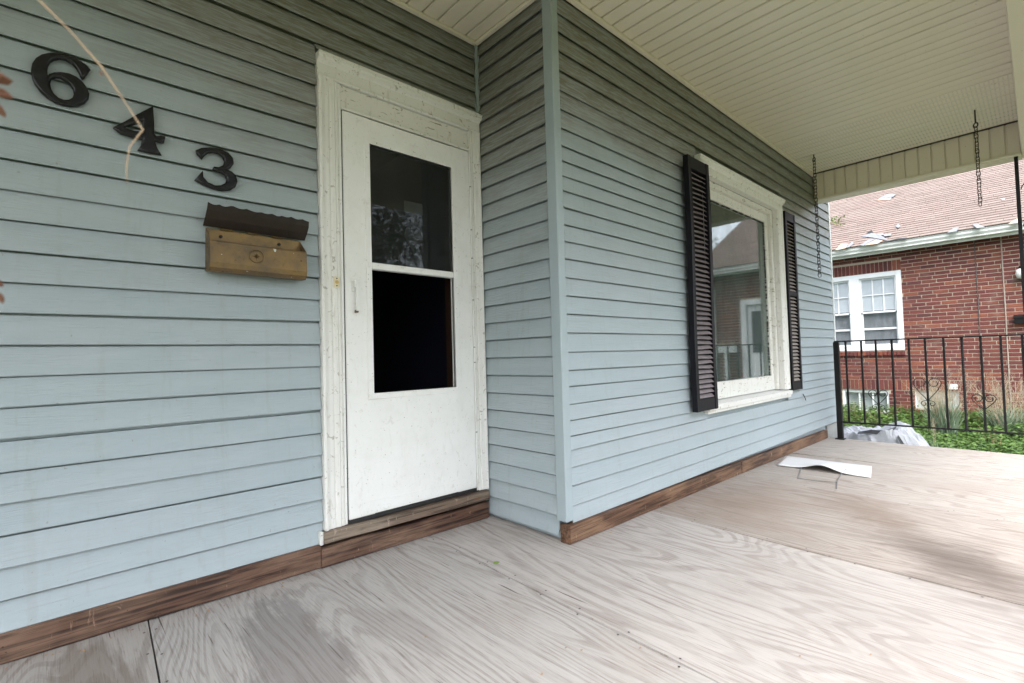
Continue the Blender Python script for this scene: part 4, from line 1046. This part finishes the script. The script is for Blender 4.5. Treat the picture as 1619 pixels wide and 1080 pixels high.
# gutter, fascia, soffit
gt=MB(); gt.sweep([(11.385,2.893),(11.255,2.893),(11.250,2.880),(11.262,2.862),(11.262,2.83),(11.285,2.79),(11.285,2.765),(11.385,2.765)],lambda t,a,b:(a,t,b+.004*math.sin(t*.8)),seg(NY0-.3,NY1+.3,.5)); gt.f=[f_[::-1] for f_ in gt.f]
gu=gt.build('gutter',M['gutter'],nb)
MB().box(11.386,11.41,NY0-.28,NY1+.28,2.72,2.885).build('fascia',M['gutter'],nb); MB().box(11.4105,NX+.19,NY0-.28,NY1+.28,2.803,2.815).build('eave_soffit',M['gutter'],nb)
MB().tube([(11.33,NY0+.06,2.77),(11.34,NY0+.06,2.68),(11.50,NY0+.06,2.50),(11.55,NY0+.06,2.40),(11.55,NY0+.06,-.4)],.045,8).build('downspout',M['gutter'],nb)
# roof
SL=.56; ex,ez=11.25,2.898; ln=math.hypot(1,SL); ux,uz=1/ln,SL/ln; nxv,nzv=-uz,ux
RL=4.25*ln
def rp_(y,s,n): return (ex+ux*s+nxv*n,y,ez+uz*s+nzv*n)
rd=MB(); rd.add([rp_(NY0-.35,-.0,-.03),rp_(NY1+.35,-.0,-.03),rp_(NY1+.35,RL,-.03),rp_(NY0-.35,RL,-.03),rp_(NY0-.35,-.0,.0),rp_(NY1+.35,-.0,.0),rp_(NY1+.35,RL,.0),rp_(NY0-.35,RL,.0)],[(0,1,2,3),(7,6,5,4),(0,4,5,1),(1,5,6,2),(2,6,7,3),(3,7,4,0)])
roof=rd.build('roof',M['underlay'],nb)
xr=ex+ux*RL; zr=ez+uz*RL
bs=MB(); bs.add([(xr,NY0-.35,zr),(xr,NY1+.35,zr),(2*xr-ex,NY1+.35,ez),(2*xr-ex,NY0-.35,ez)],[(0,1,2,3)]); bs.build('roof_slope',M['shingle'],nb)
EXP=.127; TW=.3048; tabs=[]
rows_=int(RL/EXP)
rsh=random.Random(21)
for k in range(rows_):
    s0=k*EXP-.012; off=[0,.5,.17,.67,.33,.83][k%6]*TW+rsh.uniform(-.01,.01)
    y=NY0-.35-TW+off
    while y<NY1+.35:
        a=max(y,NY0-.35)+.0035; b=min(y+TW,NY1+.35)-.0035
        if b-a>.03: tabs.append((k,a,b,s0))
        y+=TW
def tab_geo(mb,y0,y1,s0,f):
    t=.013+rsh.uniform(0,.004); P=[f(y0,s0,.002),f(y1,s0,.002),f(y1,s0+EXP+.01,.001),f(y0,s0+EXP+.01,.001),f(y0,s0,t),f(y1,s0,t),f(y1,s0+EXP+.01,.0045),f(y0,s0+EXP+.01,.0045)]
    mb.add(P,[(4,7,6,5),(0,4,5,1),(1,5,6,2),(3,7,4,0)]); return mb
vis=[t for t in tabs if -.05<(t[1]+t[2])/2<3.1]; vis=sorted(vis,key=lambda t:t[3])[:300]; visset=set(vis)
tabmesh={}
for (k,a,b,s0) in vis:
    L_=round(b-a,2)
    if L_ not in tabmesh:
        tabmesh[L_]=tab_geo(MB(),-L_/2,L_/2,0,lambda y_,s_,n_:(ux*s_+nxv*n_,y_,uz*s_+nzv*n_)).mesh('shingle'); tabmesh[L_].materials.append(M['shingle'])
    o=bpy.data.objects.new('shingle',tabmesh[L_]); col.objects.link(o); o.parent=roof; o.location=rp_((a+b)/2,s0,rsh.uniform(0,.002))
mb=MB()
for t in tabs:
    if t not in visset: tab_geo(mb,t[1],t[2],t[3],rp_)
mb.build('shingle_courses',M['shingle'],roof,kind='stuff')
# torn shingles lying on the roof
def roofray(px,py,n=.02):
    d=r2*((px-809.5)/FPX)+u2*(-(py-540)/FPX)+fw
    # plane: (P-E).N = n
    N=Vector((nxv,0,nzv)); E0=Vector((ex,0,ez)); o=Vector((0,0,HC)); t=((E0-o).dot(N)+n)/d.dot(N); return o+d*t
def debris(pts,mat,label,group='torn shingle scraps on the neighbour roof',lift=.02):
    P=[roofray(1300+x_/5.0752,240+y_/5.0752,.018+lift*rsh.random()) for x_,y_ in pts]; c_=sum(P,Vector())/len(P)
    mb=MB(); n_=len(P); up_=Vector((nxv,0,nzv))*.006
    mb.add([p-c_ for p in P]+[p-c_+up_ for p in P],[tuple(range(n_)),tuple(range(2*n_-1,n_-1,-1))]+[(k,k+n_,(k+1)%n_+n_,(k+1)%n_) for k in range(n_)])
    o=mb.build('torn_shingle',mat); o.location=c_; tag(o,label,'shingle scrap',group)
debris([(460,370),(520,345),(595,338),(570,362),(520,368)],M['torn'],'grey torn shingle scrap highest on the roof')
debris([(440,392),(470,372),(560,364),(545,385)],M['tornpale'],'bare tan patch just below the highest grey scrap',lift=.0)
debris([(585,598),(612,578),(628,600),(610,612)],M['torn'],'tiny square grey scrap alone in the middle of the roof')
debris([(315,680),(400,652),(470,672),(540,715),(480,705),(400,690)],M['torn'],'long pale grey torn shingle in the heap by the gutter',lift=.05)
debris([(355,655),(395,628),(410,650)],M['tornblack'],'small dark triangle on top of the shingle heap',lift=.05)
debris([(300,752),(380,700),(430,700),(330,755)],M['torn'],'grey shingle strip at the foot of the heap by the gutter')
debris([(340,752),(430,705),(490,712),(440,740)],M['tornpale'],'tan torn shingle lying across the heap by the gutter',lift=.0)
debris([(105,792),(150,742),(210,738),(185,775)],M['tornpale'],'bare tan patch at the gutter nearest the blue house',lift=.0)
debris([(185,772),(240,722),(258,735),(215,768)],M['torn'],'narrow grey scrap standing at the gutter nearest the blue house')
debris([(440,660),(490,655),(500,668),(450,675)],M['torn'],'little grey scrap right of the shingle heap')
debris([(490,668),(555,658),(550,675),(500,680)],M['torn'],'thin grey scrap farthest right of the shingle heap')
debris([(515,722),(600,698),(678,690),(672,703)],M['tornblack'],'black flap of roofing lifted above the gutter',lift=.04)
debris([(1003,652),(1060,608),(1098,605),(1080,640)],M['torn'],'pale grey scrap stuck at the gutter in the middle')
debris([(1205,585),(1250,582),(1310,608),(1240,615)],M['torn'],'grey scrap at the gutter right of the middle')
debris([(1490,582),(1560,540),(1600,530),(1598,570)],M['tornpale'],'bare tan patch at the gutter by the iron column',lift=.0)
debris([(1430,380),(1465,375),(1460,386)],M['nwhite'],'tiny white scrap high on the right of the roof')
# fallen leafy branch on the roof
lb=empty('leafy_branch',roofray(1325,352),'small green leafy branch lying on the roof beside the blue house corner','branch')
P0=roofray(1312,352,.03); P1=roofray(1334,346,.06); P2=roofray(1332,358,.06)
MB().tube([P0,P1],[.008,.003],5).build('stem',M['twig'],lb); MB().tube([P0,P2],[.008,.003],5).build('stem',M['twig'],lb)
mb=MB()
for k in range(60):
    p=P0.lerp(P1 if k%2 else P2,rl.random())+Vector((rl.uniform(-.06,.06),rl.uniform(-.06,.06),rl.uniform(0,.08))); d=Vector((rl.uniform(-1,1),rl.uniform(-1,1),rl.uniform(-.3,.6))).normalized()*.05; s_=d.cross(Vector((.2,.1,1))).normalized()*.02
    mb.add([p,p+d*.5+s_,p+d,p+d*.5-s_],[(0,1,2,3)])
mb.build('leaves',M['weed'],lb,kind='stuff')

# ================================================================== TARP HEAP BEYOND THE PORCH END
tp=[]; nu,nv=84,96
cxT,cyT=7.15,1.45
def hgt(x_,y_):
    u=(x_-6.98)/.56; v=(y_-1.34)/.66
    r=max(abs(u)**2.6+abs(v)**2.6,0)**(1/2.6)
    h=max(0,1-max(0,r-.55)/.55)
    h=h*h*(3-2*h)
    ridge=.17*math.exp(-((y_-1.16)/.16)**2-((x_-7.0)/.34)**2)+.05*math.exp(-((y_-1.55)/.3)**2)
    cr=.06*mnoise.noise((x_*3.1,y_*3.1,1))-.16*abs(mnoise.noise((x_*4.3,y_*3.6,4)))-.10*abs(mnoise.noise((x_*9,y_*8,2)))-.03*abs(mnoise.noise((x_*21,y_*17,7)))+.06
    return GZ-.02+h*(.47+ridge+cr)+.03
vs=[];fs=[]
for i in range(nu+1):
    for j in range(nv+1):
        x_=6.36+1.4*i/nu; y_=.50+1.9*j/nv; vs.append((x_,y_,hgt(x_,y_)))
for i in range(nu):
    for j in range(nv): a_=i*(nv+1)+j; fs.append((a_,a_+nv+1,a_+nv+2,a_+1))
th=empty('plastic_tarp',(7.0,1.4,GZ),'crumpled silver and black plastic sheet heaped beyond the porch end','tarp')
ts=MB().add(vs,fs).build('sheet',M['tarp'],th)
# folded-over black edges
def fold(pts,wd):
    mb=MB(); P=[Vector(p) for p in pts]; L_=len(P); vs=[]
    for k,p in enumerate(P):
        w_=wd*math.sin(math.pi*(k+.3)/(L_-.4)); vs+= [p+Vector((0,0,.012)),p+Vector((-.05,0,-w_))]
    mb.add(vs,[(2*k,2*k+1,2*k+3,2*k+2) for k in range(L_-1)]); return mb.build('fold',M['tarpblack'],th)
def hp_(x_,y_,d=.0): return (x_,y_,hgt(x_,y_)+d)
fold([hp_(6.66,1.46,.015),hp_(6.70,1.34,.04),hp_(6.72,1.22,.05),hp_(6.74,1.12,.03)],.035)
fold([hp_(6.66,1.10,.04),hp_(6.64,1.02,.03),hp_(6.62,.94,.02),hp_(6.60,.88,.0)],.06)

# ================================================================== PLANTS BETWEEN THE HOUSES
rv=random.Random(12)
def leaf(mb,p,d,n_,L_,wd):
    d=d.normalized(); s_=d.cross(n_); s_=s_.normalized()*wd if s_.length>1e-4 else Vector((wd,0,0)); dn=Vector((0,0,-.25*L_))
    mb.add([p,p+d*L_*.45+s_,p+d*L_+dn,p+d*L_*.45-s_],[(0,1,2),(0,2,3)])
mb=MB()
def cover(n_,x0,x1,y0,y1,lmin,lmax):
    for k in range(n_):
        x_=rv.uniform(x0,x1); y_=rv.uniform(y0,y1)
        top=.15+.20*(.5+.5*mnoise.noise((x_*1.1,y_*1.1,3)))+.10*mnoise.noise((x_*3.3,y_*3.3,8))+.16*max(0,(x_-9.5)/2)
        z_=GZ+.02+top*rv.random()**.45+.02
        if x_<7.8 and .35<y_<2.4 and hgt(x_,y_)>z_-.03: continue
        a=rv.uniform(0,6.3); d=Vector((math.cos(a),math.sin(a),rv.uniform(-.2,.5))); leaf(mb,Vector((x_,y_,z_)),d,Vector((rv.uniform(-.4,.4),rv.uniform(-.4,.4),1)),rv.uniform(lmin,lmax),rv.uniform(.013,.028))
cover(16000,6.42,9.0,-.6,2.9,.04,.075); cover(14000,9.0,11.55,-.6,3.6,.045,.085); cover(5000,6.4,11.5,-5,-.6,.06,.10); cover(4000,6.9,11.5,3.3,7,.06,.10)
tag(mb.build('ground_cover',M['cover']),'dense leafy green ground cover between the two houses','ground cover',kind='stuff')
# upright weeds
def weed(x_,y_,h_,n_,label,name='tall_weed',mat='weed'):
    w_=empty(name,(x_,y_,GZ),label,'weed','tall weeds between the houses')
    st=MB(); lf=MB()
    for k in range(n_):
        a=rv.uniform(0,6.3); l_=rv.uniform(.05,.32)*h_; p0=Vector((x_+rv.uniform(-.05,.05),y_+rv.uniform(-.05,.05),GZ)); p2=p0+Vector((l_*math.cos(a),l_*math.sin(a),h_*rv.uniform(.75,1.05))); p1=p0.lerp(p2,.55)+Vector((0,0,.08*h_))
        st.tube([p0,p1,p2],[.006,.004,.002],4)
        for j in range(26):
            t=rv.uniform(.12,1); p=(p0.lerp(p1,t/.55) if t<.55 else p1.lerp(p2,(t-.55)/.45)); b=rv.uniform(0,6.3)
            leaf(lf,p,Vector((math.cos(b),math.sin(b),rv.uniform(-.1,.7))),Vector((0,0,1)),rv.uniform(.05,.10),.014)
    st.build('stem',M['twig'],w_); lf.build('leaves',M[mat],w_,kind='stuff')
weed(10.6,2.35,.62,6,'pale green weed clump before the left basement window')
weed(10.9,1.75,.50,6,'leafy weed between the two basement windows'); weed(9.6,2.25,.45,5,'low weed just behind the silver tarp')
weed(10.7,.85,.45,5,'leafy weed right of the tall grass clump'); weed(10.5,.35,.55,7,'weed at the far right below the railing')
weed(8.6,.45,.50,6,'bushy weed in front of the lower grass clump'); weed(9.2,1.75,.55,6,'bushy weed just right of the silver tarp peak')
# ornamental grass clumps with seed heads
def grass(x_,y_,h_,n_,ns,label,spread=.5):
    g_=empty('grass_clump',(x_,y_,GZ),label,'grass','tall grass clumps with seed heads'); bl=MB(); sd_=MB()
    for k in range(n_):
        a=rv.uniform(0,6.3); L_=h_*rv.uniform(.5,1.0); lean=rv.uniform(.15,.9)*spread; p=Vector((x_+rv.gauss(0,.05),y_+rv.gauss(0,.05),GZ)); d=Vector((math.cos(a),math.sin(a),0)); sdv=Vector((-d.y,d.x,0)); vs=[];wd=rv.uniform(.008,.017)
        for j in range(6):
            t=j/5; q_=p+d*(lean*L_*t**1.7)+Vector((0,0,L_*(t-.42*lean*t**2.4))); ww=wd*(1-t)**.6+.0006; vs+=[q_-sdv*ww,q_+sdv*ww]
        bl.add(vs,[(2*j,2*j+1,2*j+3,2*j+2) for j in range(5)])
    for k in range(ns):
        a=rv.uniform(0,6.3); L_=h_*rv.uniform(.95,1.45); lean=rv.uniform(.05,.45); d=Vector((math.cos(a),math.sin(a),0)); p=Vector((x_+rv.gauss(0,.05),y_+rv.gauss(0,.05),GZ)); pts=[p+d*(lean*L_*t**1.6)+Vector((0,0,L_*(t-.25*lean*t*t))) for t in (0,.35,.7,1)]
        sd_.tube(pts,[.003,.0025,.002,.001],3)
        for j in range(34):
            t=rv.uniform(.62,1.02); q_=p+d*(lean*L_*t**1.6)+Vector((0,0,L_*(t-.25*lean*t*t))); b=rv.uniform(0,6.3); dv=Vector((math.cos(b),math.sin(b),rv.uniform(.1,.9)))*rv.uniform(.04,.12)*(1.3-t); 
            e=q_+dv; sw=Vector((-dv.y,dv.x,0)).normalized()*.0014; sd_.add([q_-sw,q_+sw,e],[(0,1,2)])
            s2=.010; sd_.add([e,e+Vector((s2*.6,s2*.4,s2)),e+Vector((0,0,s2*2)),e+Vector((-s2*.6,-s2*.3,s2))],[(0,1,2,3)])
    bl.build('blades',M['blade'],g_,kind='stuff'); sd_.build('seed_heads',M['seed'],g_,kind='stuff')
grass(9.5,1.02,.88,260,46,'blue green grass clump with tan seed heads behind the big iron heart')
grass(10.2,.42,.80,200,44,'lower wispy seeding grass clump right of the big iron heart',.7)
grass(11.0,1.30,.70,90,30,'wispy seeding grass against the brick before the right basement window',.5)
grass(11.1,.15,.72,90,34,'wispy seeding grass against the brick at the right edge',.6)
grass(7.9,.92,.45,45,2,'drooping pale grass tuft at the tarp edge',.9)

# ================================================================== TREES ACROSS THE YARD (some mirrored in the panes, the rest added to block light)
def tree(x_,y_,h_,r_,label,n_=5200,lf=1.0):
    t_=empty('tree',(x_,y_,GZ),label,'tree','trees across the front yard'); tr=MB(); cr=MB(); rt2=random.Random(int(x_*10+y_))
    tr.tube([(x_,y_,GZ-.1),(x_+.08,y_,GZ+h_*.2),(x_-.1,y_+.1,GZ+h_*.45),(x_,y_,GZ+h_*.8)],[.26,.20,.15,.05],9)
    cl=[]
    for k in range(16):
        a=rt2.uniform(0,6.3); rr=r_*rt2.uniform(.25,.95); zz=GZ+h_*rt2.uniform(.35,.95); rr*=math.sqrt(max(.1,1-((zz-GZ)/h_-.6)**2*4)); c=Vector((x_+rr*math.cos(a),y_+rr*math.sin(a),zz)); cl.append((c,r_*rt2.uniform(.25,.45)))
        tr.tube([(x_,y_,GZ+h_*rt2.uniform(.25,.5)),Vector((x_,y_,zz)).lerp(c,.5)-Vector((0,0,.3)),c],[.07,.045,.015],5)
    for k in range(n_):
        c,s_=cl[k%len(cl)]; v=Vector((rt2.gauss(0,1),rt2.gauss(0,1),rt2.gauss(0,.75))); v=v.normalized()*s_*rt2.random()**.4; a=rt2.uniform(0,6.3)
        leaf(cr,c+v,Vector((math.cos(a),math.sin(a),rt2.uniform(-.8,.4))),Vector((rt2.uniform(-.6,.6),rt2.uniform(-.6,.6),1)),rt2.uniform(.10,.20)*lf,rt2.uniform(.04,.075)*lf)
    tr.build('trunk',M['bark'],t_,True); cr.build('crown',M['tree'],t_,kind='stuff')
tree(7.6,-11.5,9.0,3.6,'leafy tree mirrored in the storm door pane',9000)
tree(17.5,-7.5,9.5,3.6,'leafy tree mirrored beside the roof in the bay window pane',8000)
tree(13.0,-15,10,4.2,'farther leafy tree mirrored in the panes',6000)
for k,(x_,y_,h_) in enumerate(((1.0,-12.5,8.5),(-5.0,-12,9.5),(-11,-9,9),(-13,-2,8.5),(20,-14,9.5),(4.5,-18,11))):  # unseen trees added to block low sky light and darken the upper walls
    tree(x_,y_,h_,3.9,['tree far out in the front yard behind the viewer','tree left of centre across the front yard','tree at the left corner of the front yard','tree beside the left end of the house','tree beyond the brick house front','tall tree at the back of the front yard'][k],9000,1.5)
